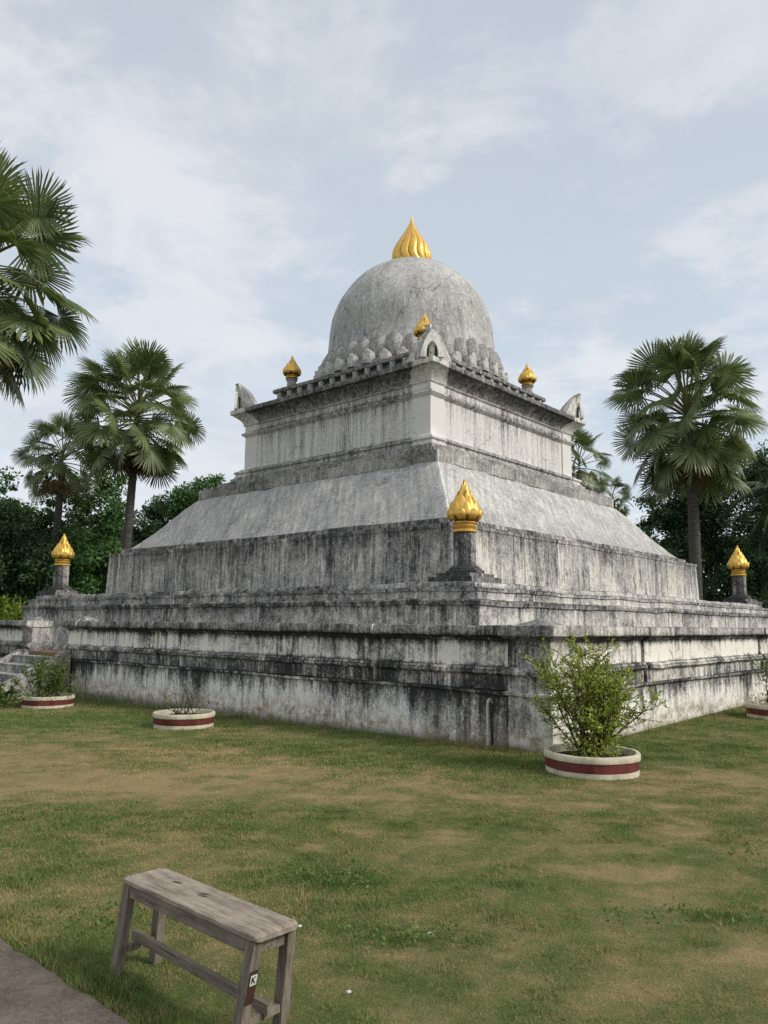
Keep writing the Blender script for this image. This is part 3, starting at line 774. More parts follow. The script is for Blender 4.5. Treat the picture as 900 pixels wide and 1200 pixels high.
# ------------------------------------------------------------------ planters
M_cream = plain('cream paint', (.66, .60, .46), .12, 7, .75, c2=(.40, .35, .24))
M_maroon = plain('maroon paint', (.17, .035, .03), .15, 8, .65, c2=(.085, .022, .018))
M_soil = plain('potting soil', (.05, .035, .022), .3, 14, 1.0, bump=.9)
def planter(x, y, r, label):
    z = gh(x, y); o = empty('round_planter', (x, y, z)); tag(o, label, 'planter', 'round planters along the wall')
    wob = lambda rr, zz, a: rr*(1 + .006*math.sin(3*a + x) + .004*math.sin(7*a))
    def L(prof, n=72, cap=False):
        mb = MB(); mb.lathe(prof, n, fn=wob, cap=cap); return mb
    L([(r*.955, -.05), (r*.965, .03), (r*.965, .062)]).build('base_ring', M_cream, o, smooth=True, jitter=.003, jf=6)
    L([(r*.966, .058), (r*.972, .062), (r*.975, .155), (r*.97, .158)]).build('painted_band', M_maroon, o, smooth=True, jitter=.0025, jf=6)
    L([(r*.97, .156), (r*.995, .16), (r, .17), (r, .218), (r*.985, .228), (r*.915, .228), (r*.90, .215), (r*.875, .12)]).build('rim', M_cream, o, smooth=True, angle=50, jitter=.004, jf=6)
    L([(r*.88, .15), (r*.6, .175), (r*.3, .18), (.02, .19)], 48, False).build('soil', M_soil, o, smooth=True, jitter=.014, jf=9)
    return o, z
# ------------------------------------------------------------------ foliage helpers
def leaves(centers, dirs, size, asp=.45, spread=.9, bend=.2):
    """one pointed four-sided leaf per centre"""
    c = np.asarray(centers, float); n = len(c)
    d = np.asarray(dirs, float) + RNG.normal(0, spread, (n, 3)); d /= np.linalg.norm(d, axis=1)[:, None] + 1e-9
    s = RNG.normal(0, 1, (n, 3)); s = np.cross(d, s); s /= np.linalg.norm(s, axis=1)[:, None] + 1e-9
    L = (np.asarray(size)*(0.6 + .8*RNG.random(n)))[:, None]
    nrm = np.cross(d, s)
    V = np.empty((n, 4, 3)); V[:, 0] = c; V[:, 1] = c + d*L*.5 + s*L*asp*.5 + nrm*L*bend*.3
    V[:, 2] = c + d*L - nrm*L*bend; V[:, 3] = c + d*L*.5 - s*L*asp*.5 + nrm*L*bend*.3
    return V.reshape(-1, 3), np.arange(4*n).reshape(n, 4)
M_twig = plain('twig bark', (.085, .06, .04), .3, 20, .85)
M_bark = plain('grey bark', (.12, .10, .085), .35, 5, .9, c2=(.04, .034, .028), bump=.6)
M_shrub = leafmat('shrub leaves', (.17, .25, .03), (.34, .43, .06), (.52, .56, .12), trans=.35)
M_shrub2 = leafmat('herb leaves', (.05, .10, .02), (.11, .18, .035), (.22, .28, .06), trans=.3)
M_flow = leafmat('yellow green leaves', (.10, .19, .02), (.2, .32, .035), (.45, .5, .08), trans=.35)

def bushy(name, loc, label, cat, nstem, height, spread, leaf, nleaf, mat, seed, group=None, up=.5, thick=.011, sub=6, base=.18, droop=0, lowleaf=True):
    rnd = random.Random(seed)
    o = empty(name, loc); tag(o, label, cat, group); mb = MB(); C, D = [], []
    for i in range(nstem):
        a = 2*PI*i/nstem + rnd.uniform(-.4, .4); tilt = (rnd.random()**.7)*spread
        h = height*rnd.uniform(.62, 1.02)*(1 - .25*(tilt/max(spread, .01))**2)
        P = []; p = Vector((rnd.uniform(-.12, .12)*base/.18, rnd.uniform(-.12, .12)*base/.18, 0)); n = 9
        d = Vector((math.cos(a)*math.sin(tilt), math.sin(a)*math.sin(tilt), math.cos(tilt)))
        for j in range(n + 1):
            P.append(p.copy()); p = p + d*h/n
            d = (d + Vector((rnd.gauss(0, .09), rnd.gauss(0, .09), rnd.gauss(0, .05) - droop*j/n))).normalized()
        mb.tube(P, [thick*(1 - .8*j/n) for j in range(n + 1)], 5)
        for s in range(sub):
            j = rnd.choice((2, 3, 4, 5, 5, 6, 6, 7, 7, 8, 8)); q = P[j]; dd = (P[j + 1] - P[j]).normalized()
            side = Vector((rnd.gauss(0, 1), rnd.gauss(0, 1), rnd.gauss(0, .5))).normalized()
            d2 = (dd*up + side).normalized(); l2 = h*rnd.uniform(.14, .34); Q = []
            for t in range(5):
                Q.append(q.copy()); q = q + d2*l2/4; d2 = (d2 + Vector((rnd.gauss(0, .15), rnd.gauss(0, .15), rnd.gauss(.04, .1)))).normalized()
            mb.tube(Q, [thick*.4*(1 - .15*t) for t in range(5)], 4)
            for t in range(nleaf):
                f = rnd.random(); k = min(3, int(f*4)); pt = Q[k].lerp(Q[k + 1], f*4 - k) if k < 4 else Q[-1]
                C.append(pt + Vector((rnd.gauss(0, .012), rnd.gauss(0, .012), rnd.gauss(0, .012)))); D.append((d2.x, d2.y, d2.z + .2))
        for t in range(nleaf*2):
            f = rnd.random()**.45*n; k = min(n - 1, int(f)); C.append(P[k].lerp(P[k + 1], f - k)); D.append((0, 0, .5))
    if lowleaf:
        for t in range(int(nleaf*nstem*1.2)):
            a = rnd.uniform(0, 2*PI); r = rnd.random()**.5*.3*base/.18; C.append(Vector((r*math.cos(a), r*math.sin(a), rnd.uniform(.0, .22)))); D.append((math.cos(a), math.sin(a), .4))
    mb.build('stems', M_twig, o)
    V, F = leaves([tuple(c) for c in C], D, leaf)
    npmesh('foliage', V, F, mat, parent=o)
    return o

plan = [((2.35, 8.98), .525, 'cream and maroon round planter at the near wall corner, holding a tall leafy shrub'),
        ((-3.2, 12.9), .49, 'cream and maroon round planter holding a few thin curving stems'),
        ((-6.72, 16.0), .50, 'cream and maroon round planter with a bushy herb, beside the steps'),
        ((6.9, 13.85), .52, 'cream and maroon round planter at the right edge of the photo')]
for (x, y), r, lab in plan: planter(x, y, r, lab)
bushy('shrub', (2.35, 8.98, gh(2.35, 8.98) + .17), 'yellow-green leafy shrub with many thin dark branches growing in the near corner planter', 'shrub', 34, 1.36, .8, .038, 17, M_shrub, 5, sub=15, thick=.0125)
bushy('sparse_plant', (-3.2, 12.9, gh(-3.1, 12.85) + .17), 'sparse plant of arching bare stems in the planter before the left wall', 'plant', 15, .62, 1.25, .03, 3, M_shrub2, 11, sub=3, thick=.007, droop=.1, lowleaf=False)
bushy('sparse_plant', (-3.15, 12.95, gh(-3.1, 12.85) + .17), 'single taller thin stem with few leaves in the planter before the left wall', 'plant', 2, 1.1, .45, .04, 4, M_shrub2, 15, sub=3, thick=.009, lowleaf=False)
bushy('herb_plant', (-6.72, 16.0, gh(-6.72, 16) + .17), 'dense feathery green herb in the planter beside the steps', 'plant', 34, .95, .75, .045, 14, M_shrub2, 21, sub=6, thick=.007, base=.4)
bushy('herb_plant', (6.9, 13.85, gh(6.9, 13.85) + .17), 'thin twiggy green plant in the planter at the right edge', 'plant', 22, 1.0, .7, .04, 8, M_shrub2, 25, sub=5, thick=.007, base=.3)
for i, (x, y, h, lab) in enumerate([(-7.9, 16.0, .5, 'low leafy green plant on the lawn left of the herb planter'), (-8.9, 16.3, .55, 'low leafy green plant at the left edge before the steps')]):
    bushy('ground_plant', (x, y, gh(x, y)), lab, 'plant', 30, h, 1.2, .08, 9, M_shrub2, 31 + i, sub=4, thick=.006, base=.5)

def weeds():
    cs = [(-.3, 5.2, .42, .22, 420), (.12, 4.25, .3, .13, 200), (1.7, 4.6, .5, .14, 170), (-1.4, 4.5, .4, .25, 250), (2.9, 5.8, .4, .2, 200), (-2.5, 6.6, .6, .3, 250)]
    X, Y = [], []
    for cx, cy, rx, ry, n in cs:
        X.append(cx + RNG.normal(0, rx*.6, n)); Y.append(cy + RNG.normal(0, ry*.6, n))
    x = np.concatenate(X); y = np.concatenate(Y); k = ~in_path(x, y); x, y = x[k], y[k]
    V, F = leaves(np.stack([x, y, .012 + .018*RNG.random(len(x))], 1), np.tile((0, 0, .2), (len(x), 1)), .026, asp=.5, spread=.8)
    m = leafmat('weed leaves', (.07, .14, .03), (.11, .19, .045), (.16, .24, .06))
    tag(npmesh('lawn_weeds', V, F, m), 'darker green broad-leaved weeds in small patches of the lawn', 'weeds', kind='stuff')
weeds()

# ------------------------------------------------------------------ bench
def wood(name, sc, tint=1.0):
    m = newmat(name); g = N(m); oc = g.coord()
    gr = g.noise(oc, sc, 7, .7, .4); n2 = g.noise(oc, 5, 5, .65); n3 = g.noise(oc, tuple(4*s for s in sc), 4, .7)
    f = g.add(g.add(g.mul(gr, .5), g.mul(n2, .3)), g.mul(n3, .22))
    col = g.ramp(f, [(.3, (.045*tint, .036*tint, .028*tint)), (.45, (.16*tint, .132*tint, .10*tint)), (.55, (.27*tint, .228*tint, .18*tint)), (.7, (.40*tint, .345*tint, .28*tint))])
    crack = g.smooth(g.noise(oc, tuple(s*1.5 for s in sc), 2, .5, .3), .70, .74)
    col = g.mix(g.mul(crack, .8), col, (.02, .017, .014))
    g.out(g.bsdf(col, .8, bump=g.math('SUBTRACT', g.add(gr, g.mul(n3, .6)), crack), bstr=.45, bdist=.006, spec=.25)); return m
M_wseat = wood('weathered seat plank', (3, 34, 34), 1.18)
M_wlong = wood('weathered long rail', (3, 40, 40), .82)
M_wleg = wood('weathered leg', (40, 40, 3), .78)
M_rust = plain('brown stain', (.06, .025, .014), .25, 14)
M_knot = plain('wood knot', (.05, .032, .022), .3, 30)
M_white = plain('sticker white', (.62, .62, .6), .06, 20, .5)
M_black = plain('sticker black', (.015, .015, .015), .1, 20, .5)
e1 = Vector((.733, -.680, 0)); e2 = Vector((.680, .733, 0)); bc = Vector((-.752, 3.525, 0))
BH = .437
bench = empty('wooden_bench', tuple(bc), math.atan2(e1.y, e1.x))
tag(bench, 'small weathered grey wooden bench with plank seat on the lawn', 'bench')
# local: x along the seat, y across (positive = far side)
def grid_plank(L, Wd, T, nx, ny):
    mb = MB(); ix = {}
    for a in range(nx + 1):
        for b in range(ny + 1):
            for c in (0, 1):
                x = -L/2 + L*a/nx; y = -Wd/2 + Wd*b/ny
                # eased corners and worn edge
                cx = abs(x)/(L/2); cy = abs(y)/(Wd/2)
                rr = max(0, cx - .94)/.06*max(0, cy - .75)/.25
                x *= 1 - .018*rr; y *= 1 - .07*rr
                y *= 1 - .05*math.exp(-((x - .02)/.3)**2)*(1 if y > 0 else 0) 
                z = (c - 1)*T
                if c == 1:
                    z -= .006*(cx > .999) + .006*(cy > .999) + .004*math.exp(-(x/.3)**2 - (y/.06)**2)
                else: z += .003*(cy > .999)
                ix[a, b, c] = len(mb.v); mb.v.append((x, y, z))
    for a in range(nx):
        for b in range(ny):
            mb.f.append((ix[a, b, 1], ix[a + 1, b, 1], ix[a + 1, b + 1, 1], ix[a, b + 1, 1]))
            mb.f.append((ix[a, b, 0], ix[a, b + 1, 0], ix[a + 1, b + 1, 0], ix[a + 1, b, 0]))
    for a in range(nx):
        mb.f.append((ix[a, 0, 0], ix[a + 1, 0, 0], ix[a + 1, 0, 1], ix[a, 0, 1])); mb.f.append((ix[a + 1, ny, 0], ix[a, ny, 0], ix[a, ny, 1], ix[a + 1, ny, 1]))
    for b in range(ny):
        mb.f.append((ix[0, b + 1, 0], ix[0, b, 0], ix[0, b, 1], ix[0, b + 1, 1])); mb.f.append((ix[nx, b, 0], ix[nx, b + 1, 0], ix[nx, b + 1, 1], ix[nx, b, 1]))
    return mb
SL, SW, ST = 1.0, .222, .028
s_ = grid_plank(SL, SW, ST, 60, 14).build('seat', M_wseat, bench, smooth=True, angle=30, jitter=.0018, jf=9, bevel=.003); s_.location = (0, 0, BH)
# knots / gouges in the seat
for kx, ky, kl, kw, ka in ((-.02, .01, .03, .008, .2), (-.24, .02, .03, .005, .35)):
    mb = MB(); P = []
    for a in np.linspace(0, 2*PI, 14, endpoint=False):
        q = 1 + .25*math.sin(3*a + kx*40)
        P.append((kx + q*(kl*math.cos(a)*math.cos(ka) - kw*math.sin(a)*math.sin(ka)), ky + q*(kl*math.cos(a)*math.sin(ka) + kw*math.sin(a)*math.cos(ka)), BH + .0042*math.exp(-(kx/.3)**2 - (ky/.06)**2) + .0012))
    mb.v += P; mb.f.append(tuple(range(14))); mb.build('knot', M_knot, bench)
for sx in (-1, 1):
    for yy in (-.08, -.055, .085):
        mb = MB(); mb.lathe([(.0045, BH - .008), (.0045, BH + .0005), (.001, BH + .001)], 8, cx=sx*(SL/2 - .03), cy=yy); mb.build('nail_head', M_rust, bench)
def loc3(wx, wy):  # world offset -> bench local
    v = Vector((wx, wy, 0)); return v.dot(e1), v.dot(e2)
legw = .052
zt = BH - ST + .001
tops = {'fl': (-SL/2 + .035, -SW/2 + .03), 'bl': (-SL/2 + .04, SW/2 - .03), 'fr': (SL/2 - .045, -SW/2 + .03), 'br': (SL/2 - .04, SW/2 - .03)}
lean = {'fl': (-.055, -.02), 'bl': (-.06, .02), 'fr': (-.03, -.055), 'br': (-.045, .005)}
feet = {}
for k in tops:
    tx, ty = tops[k]; lx, ly = lean[k]; feet[k] = (tx + lx, ty + ly)
    mb = MB(); n = 10
    for i in range(n):
        pass
    a = Vector((tx, ty, zt)); b = Vector((tx + lx*1.03, ty + ly*1.03, -.012))
    pts = [a.lerp(b, i/n) for i in range(n + 1)]
    for p in pts:
        for x, y in ((-1, -1), (1, -1), (1, 1), (-1, 1)): mb.v.append((p.x + x*legw/2*1.0, p.y + y*legw/2*.8, p.z))
    for i in range(n):
        for q in range(4): mb.f.append((4*i + (q + 1) % 4, 4*i + q, 4*i + 4 + q, 4*i + 4 + (q + 1) % 4))
    mb.f.append((0, 1, 2, 3)); mb.f.append((4*n + 3, 4*n + 2, 4*n + 1, 4*n))
    leg = mb.build('leg', M_wleg, bench, jitter=.0022, jf=11, bevel=.003)
    if k == 'fr':
        leg_fr = leg
def legpt(k, z):
    tx, ty = tops[k]; lx, ly = lean[k]; t = (zt - z)/zt; return Vector((tx + lx*t, ty + ly*t, z))
# aprons under the seat
for s in (-1, 1):
    kf = 'f' if s < 0 else 'b'
    a = legpt(kf + 'l', zt - .028); b = legpt(kf + 'r', zt - .028)
    mb = MB(); mb.prism(a + Vector((.028, s*.006, 0)), b + Vector((-.028, s*.006, 0)), .02, .02, h=.055); mb.build('apron', M_wlong, bench, bevel=.002)
for s in ('l', 'r'):
    a = legpt('f' + s, zt - .028); b = legpt('b' + s, zt - .028)
    mb = MB(); mb.prism(a + Vector((0, .022, 0)), b + Vector((0, -.022, 0)), .02, .02, h=.055); mb.build('end_apron', M_wlong, bench, bevel=.002)
zs = .115
for s in ('l', 'r'):
    a = legpt('f' + s, zs); b = legpt('b' + s, zs)
    mb = MB(); mb.prism(a + Vector((0, .021, 0)), b + Vector((0, -.021, 0)), .034, .034, h=.03); mb.build('crossbar', M_wleg, bench, bevel=.002)
a = (legpt('fl', zs + .03) + legpt('bl', zs + .03))/2; b = (legpt('fr', zs + .03) + legpt('br', zs + .03))/2
mb = MB(); mb.prism(a + Vector((-.05, 0, 0)), b + Vector((.045, 0, 0)), .026, .026, h=.042); mb.build('stretcher', M_wlong, bench, bevel=.003)
# sticker and stain on the near right leg, on the face that looks along +x
def on_leg(z, dy, out=.0012):  # point on the +x face
    p = legpt('fr', z); return Vector((p.x + legw/2 + out, p.y + dy, z))
def patch(mb, z0, z1, y0, y1, out):
    P = [on_leg(z0, y0, out), on_leg(z0, y1, out), on_leg(z1, y1, out), on_leg(z1, y0, out)]
    Q = [p - Vector((.006, 0, 0)) for p in P]; o = len(mb.v); mb.v += [tuple(p) for p in P + Q]
    mb.f += [tuple(o + i for i in f) for f in ((0, 1, 2, 3), (4, 7, 6, 5), (0, 4, 5, 1), (1, 5, 6, 2), (2, 6, 7, 3), (3, 7, 4, 0))]
mb = MB(); patch(mb, .19, .305, -.019, .0195, .0022); mb.build('brown_paint_patch', M_rust, bench)
mb = MB(); patch(mb, .256, .292, -.013, .017, .0034); stk = mb.build('sticker', M_white, bench)
def stroke(mb, p, q, w, out=.0042):
    (y0, z0), (y1, z1) = p, q; d = Vector((y1 - y0, z1 - z0)).normalized(); n_ = Vector((-d.y, d.x))*w/2
    o = len(mb.v)
    for yy, zz in ((y0 + n_.x, z0 + n_.y), (y0 - n_.x, z0 - n_.y), (y1 - n_.x, z1 - n_.y), (y1 + n_.x, z1 + n_.y)): mb.v.append(tuple(on_leg(zz, yy, out)))
    mb.f.append((o, o + 1, o + 2, o + 3))
mb = MB(); stroke(mb, (-.006, .262), (-.006, .287), .005); stroke(mb, (-.005, .2735), (.0095, .287), .0045, .0044); stroke(mb, (-.002, .275), (.0105, .262), .0045, .0046)
kk = mb.build('letter', M_black, bench)

# ------------------------------------------------------------------ litter
M_lit = plain('litter white', (.7, .7, .66), .1, 30)
for (x, y, lab) in ((.26, 4.27, 'small white scrap of litter on the lawn right of the bench'), (-.42, 4.35, 'tiny white scrap of litter on the lawn behind the bench'), (-.13, 3.62, 'tiny white flower head on the lawn by the right end of the bench')):
    mb = MB(); mb.lathe([(.008, 0), (.012, .006), (.009, .014), (.002, .018)], 7); o = mb.build('litter', M_lit, None, jitter=.004, jf=90); o.location = (x, y, .018); o.scale = (.9, .6, .8); tag(o, lab, 'litter')

# ------------------------------------------------------------------ fan palms
M_fan = leafmat('fan palm leaf', (.05, .085, .028), (.11, .16, .055), (.21, .27, .10), rough=.42, trans=.22, attr='dead', spec=.45)
M_pet = plain('palm leaf stalk', (.16, .17, .06), .2, 10)
M_trunk = plain('palm trunk', (.10, .088, .078), .35, 4, .95, sc=(3, 3, 14), c2=(.035, .03, .027), bump=.9)
def fan_palm(name, x, y, crown_z, rad, nleaf, label, seed, dead=.12, trunk_r=.2, lean_=(0, 0), hub_shift=0, group='fan palms around the monument', segs=38):
    rnd = random.Random(seed); z0 = gh(x, y) if y < 20 else 0
    o = empty(name, (x, y, z0)); tag(o, label, 'palm tree', group)
    top = crown_z - .25*rad - z0
    # trunk, ringed
    mb = MB(); n = 60; P, RR = [], []
    for i in range(n + 1):
        t = i/n; P.append((lean_[0]*(t - 1)*1.0 + .12*math.sin(t*3 + seed), lean_[1]*(t - 1), top*t - .1))
        RR.append(trunk_r*(1.28 - .42*t + .5*max(0, .06 - t)*10*.5)*(1 + .03*(i % 2)))
    mb.tube(P, RR, 16); mb.build('trunk', M_trunk, o, smooth=True)
    V, F, DD = [], [], []; pm = MB()
    top_pt = Vector(P[-1])
    ga = 2.39996
    for i in range(nleaf):
        f = (i + .5)/nleaf
        el = R(84 - 150*f**.92 + rnd.uniform(-7, 7)); az = i*ga + rnd.uniform(-.25, .25)
        isdead = f > 1 - dead
        if isdead: el = R(rnd.uniform(-86, -52))
        pl = rad*(.64 if not isdead else .36)*rnd.uniform(.85, 1.1)*(.92 + .14*math.sin(f*PI)); br = rad*.37*rnd.uniform(.85, 1.1)*(1 if not isdead else .8)
        base = top_pt + Vector((0, 0, .42*rad*(1 - f) - .12*rad)); d = Vector((math.cos(az)*math.cos(el), math.sin(az)*math.cos(el), math.sin(el)))
        Q = []; p = base.copy(); dd = d.copy()
        for j in range(6):
            Q.append(p.copy()); p = p + dd*pl/5; dd = (dd + Vector((0, 0, -.055 - .03*math.cos(el)))).normalized()
        pm.tube(Q, [.035*rad/3.3*(1.3 - .14*j) for j in range(6)], 5)
        hub = Q[-1]; X = dd
        X = (X + Vector((rnd.gauss(0, .2), rnd.gauss(0, .2), -rnd.uniform(-.1, .5)))).normalized()
        side = X.cross(Vector((0, 0, 1)));  side = side.normalized() if side.length > .05 else Vector((math.sin(az), -math.cos(az), 0))
        roll = R(rnd.gauss(0, 40)); Zn = side.cross(X).normalized()
        side = (side*math.cos(roll) + Zn*math.sin(roll)).normalized(); Zn = side.cross(X).normalized()
        arc = R(rnd.uniform(125, 155)); cup = rnd.uniform(.0, .22) if not isdead else .8; step = 2*arc/segs
        if isdead: arc *= .7; step = 2*arc/segs
        dv = min(1, (1.0 if isdead else 0) + (rnd.random()*.25 if f > .6 else 0))
        for k in range(segs):
            th = -arc + step*(k + .5); rr = br*(.80 + .20*math.cos(th*.6))*rnd.uniform(.92, 1.05); hw = step/2
            def pt(r, a, lift=0):
                q = r/br
                z = -cup*br*q*q*.8 - abs(math.sin(a))*0.10*r + lift
                return hub + X*(r*math.cos(a)) + side*(r*math.sin(a)) + Zn*z
            split = rnd.uniform(.34, .5); j = rnd.gauss(0, .022); tipd = rnd.uniform(-.10, .02)*rr
            vs = [pt(.02, th), pt(split*rr, th - hw), pt(split*rr, th, .032*rr), pt(split*rr, th + hw), pt(.8*rr, th - hw*.56 + j), pt(.8*rr, th + hw*.56 + j), pt(rr, th + j*1.6, tipd)]
            o_ = len(V); V += [tuple(v) for v in vs]; DD += [dv, dv, dv, dv, max(dv, .12), max(dv, .12), max(dv, .45)]
            F += [(o_, o_ + 1, o_ + 2), (o_, o_ + 2, o_ + 3), (o_ + 1, o_ + 4, o_ + 2), (o_ + 2, o_ + 4, o_ + 5), (o_ + 2, o_ + 5, o_ + 3), (o_ + 4, o_ + 6, o_ + 5)]
    pm.build('leaf_stalks', M_pet, o, smooth=True)
    # per-leaf tone variation through position noise: keep one crown mesh
    npmesh('crown', V, F, M_fan, parent=o, attr={'dead': DD})
    return o
def at(px, Y): return (px - 450)/F_PX*Y*1.0
fan_palm('fan_palm', -11.9, 20.8, 11.75, 3.7, 70, 'big fan palm cut by the left edge, its crown highest and nearest', 3, trunk_r=.24, segs=44)
fan_palm('fan_palm', -12.7, 38.5, 12.5, 3.65, 72, 'fan palm with round crown and visible trunk rising left of the stupa', 4, dead=.16)
fan_palm('fan_palm', -17.9, 42, 10.8, 2.6, 40, 'smaller fan palm partly hidden behind the one left of the stupa', 5, dead=.22)
fan_palm('fan_palm', 15.4, 38.5, 12.8, 4.25, 84, 'tall fan palm with full crown and trunk right of the stupa', 6, dead=.14, trunk_r=.26)
fan_palm('fan_palm', 12.9, 50, 12.4, 2.5, 34, 'fan palm half hidden behind the right end of the stupa', 8)
fan_palm('fan_palm', 16.2, 54, 10.8, 1.7, 26, 'small low fan palm between the stupa and the tall right palm', 9)

# coconut palm at the right edge
M_coco = leafmat('coconut frond', (.018, .045, .02), (.035, .07, .03), (.06, .11, .04), trans=.2)
def coconut(x, y, zc, label, seed):
    rnd = random.Random(seed); o = empty('coconut_palm', (x, y, 0)); tag(o, label, 'palm tree')
    mb = MB(); P = [(.3*math.sin(i/20*2), 0, zc*i/20 - .1*(i == 0)) for i in range(21)]; mb.tube(P, [.2 - .05*i/20 for i in range(21)], 12); mb.build('trunk', M_trunk, o, smooth=True)
    top = Vector(P[-1]); V, F = [], []; rb = MB()
    for i in range(22):
        az = i*2.4 + rnd.uniform(-.2, .2); el = R(rnd.uniform(-10, 65)); L = 4.6; p = top.copy(); d = Vector((math.cos(az)*math.cos(el), math.sin(az)*math.cos(el), math.sin(el))); Q = []
        n = 34
        for j in range(n + 1):
            Q.append(p.copy()); p = p + d*L/n; d = (d + Vector((0, 0, -.055))).normalized()
            if j > 3:
                side = d.cross(Vector((0, 0, 1)))
                if side.length < .05: side = Vector((math.sin(az), -math.cos(az), 0))
                side.normalize(); ll = .85*math.sin(PI*min(1, (j + 4)/(n + 3)))**.5 + .1
                for s in (-1, 1):
                    for h in (0, .5):
                        b = Q[-1] - d*h*L/n; t_ = b + side*s*ll*.75 + d*ll*.45 + Vector((0, 0, -ll*rnd.uniform(.25, .6)))
                        w = d*.025; o_ = len(V); m_ = b.lerp(t_, .5) + Vector((0, 0, .05)); V += [tuple(b - w), tuple(b + w), tuple(m_ + w), tuple(t_)]; F.append((o_, o_ + 1, o_ + 2, o_ + 3))
        rb.tube(Q, [.03*(1 - .8*j/n) for j in range(n + 1)], 4)
    rb.build('leaf_stalks', M_pet, o); npmesh('crown', V, F, M_coco, parent=o)
coconut(21.6, 41, 8.6, 'dark drooping feather palm at the right edge behind the right finial', 2)

# ------------------------------------------------------------------ background trees
M_tA = leafmat('dark tree leaves', (.022, .055, .024), (.05, .105, .042), (.11, .18, .068), rough=.6, trans=.2)
M_tB = leafmat('green bamboo-like leaves', (.038, .10, .03), (.08, .18, .054), (.17, .28, .085), rough=.6, trans=.25)
def broad_tree(name, x, y, h, rad, label, seed, mat, nleaf=14000, leaf=.2, low=.25, group='trees behind the monument', dens=1.0, trunk=.16):
    h += .55 if h > 9 else 0
    rnd = random.Random(seed); o = empty(name, (x, y, 0)); tag(o, label, 'tree', group)
    mb = MB(); tips = []
    def branch(p, d, L, r, lev):
        Q = [p.copy()]; RR = [r]
        for j in range(5):
            p = p + d*L/5; d = (d + Vector((rnd.gauss(0, .12), rnd.gauss(0, .12), rnd.gauss(.03, .08)))).normalized(); Q.append(p.copy()); RR.append(r*(1 - .11*(j + 1)))
            if lev > 0 and j >= 2: tips.append((p.copy(), lev))
        mb.tube(Q, RR, 6 if lev < 2 else 4, cap=False)
        if lev < 3:
            for q in range(3 if lev else 6):
                k = rnd.randint(2, 5); a = rnd.uniform(0, 2*PI); tl = rnd.uniform(.45, 1.1)
                dd = (d*math.cos(tl) + Vector((math.cos(a), math.sin(a), rnd.uniform(-.2, .5)))*math.sin(tl)).normalized()
                branch(Q[k], dd, L*rnd.uniform(.5, .7), RR[k]*.6, lev + 1)
        else: tips.append((p.copy(), 4))
    branch(Vector((0, 0, 0)), Vector((rnd.gauss(0, .06), rnd.gauss(0, .06), 1)).normalized(), h*.52, trunk, 0)
    T = np.array([tuple(t) for t, l in tips]); 
    # fit the tips to the wanted envelope
    zmin, zmax = h*low, h
    T[:, 2] = zmin + (T[:, 2] - T[:, 2].min())/(np.ptp(T[:, 2]) + 1e-6)*(zmax - zmin)*.96
    rr = np.hypot(T[:, 0], T[:, 1]); T[:, :2] *= (rad/ (np.percentile(rr, 95) + 1e-6))
    T[:, :2] += RNG.normal(0, rad*.12, (len(T), 2))
    ci = RNG.integers(0, len(T), nleaf); cr = RNG.uniform(.25, .75, len(T))*rad/3.2
    off = RNG.normal(0, 1, (nleaf, 3)); off /= np.linalg.norm(off, axis=1)[:, None]; off *= (RNG.random(nleaf)**.45)[:, None]*cr[ci][:, None]; off[:, 2] *= .75
    C = T[ci] + off
    V, F = leaves(C, off/ (cr[ci][:, None] + .01)*.6 + np.array([0, 0, -.25]), leaf, asp=.55, spread=.6)
    V[:, 2] = np.maximum(V[:, 2], .05)
    mb.build('trunk', M_bark, o, smooth=True); npmesh('crown', V, F, mat, parent=o)
    return o
LT = [(-27.5, 47, 11.2, 4.2, M_tB), (-22.6, 45, 11.0, 3.6, M_tB), (-19.0, 47.5, 10.9, 3.4, M_tA), (-16.2, 44.5, 10.3, 3.2, M_tB), (-12.9, 49.5, 10.2, 3.0, M_tA), (-10.9, 46, 9.9, 2.8, M_tB), (-25, 38, 7.2, 3.4, M_tA), (-20, 40, 7.6, 3.2, M_tA)]
LL = ['dark green tree at the far left edge', 'tall bushy green tree near the left edge behind the left palms', 'dark leafy tree behind the smaller left palm', 'bright green tree behind the left palm trunk',
      'dark tree just right of the left palm trunk', 'thin-topped green tree beside the left shoulder of the stupa', 'low dark tree behind the wall at the left edge', 'low dark tree behind the left golden finial']
for i, (x, y, h, r_, m_) in enumerate(LT): broad_tree('leafy_tree', x, y, h, r_, LL[i], 50 + i, m_, 19000, .21, .03)
RT = [(15.0, 53, 10.0, 3.0, M_tA), (17.6, 48, 10.6, 3.2, M_tA), (20.8, 50.5, 12.8, 3.6, M_tA), (24.6, 47, 13.2, 3.8, M_tA), (28.5, 50, 13, 4, M_tA), (19.5, 43, 6.0, 2.6, M_tA), (23.2, 42, 6.6, 2.8, M_tA), (27.6, 42, 8, 3.2, M_tB)]
RL = ['dark tree behind the right shoulder of the stupa', 'dark open-branched tree behind the tall right palm', 'tall dark tree with sky gaps right of the tall right palm', 'tall dense tree at the right edge', 'dark tree beyond the right edge of the photo',
      'low dark tree left of the right golden finial', 'low dark tree behind the right golden finial', 'green low tree beyond the right edge']
for i, (x, y, h, r_, m_) in enumerate(RT): broad_tree('leafy_tree', x, y, h, r_, RL[i], 70 + i, m_, 15000 if i in (1, 2) else 18000, .22, .22 if i < 5 else .02, trunk=.2)
bushy('flowering_shrub', (-16.9, 35, 0), 'bright yellow-green flowering shrub beyond the wall at the left edge', 'shrub', 60, 2.9, .8, .16, 14, M_flow, 91, sub=8, thick=.03, base=1.4)

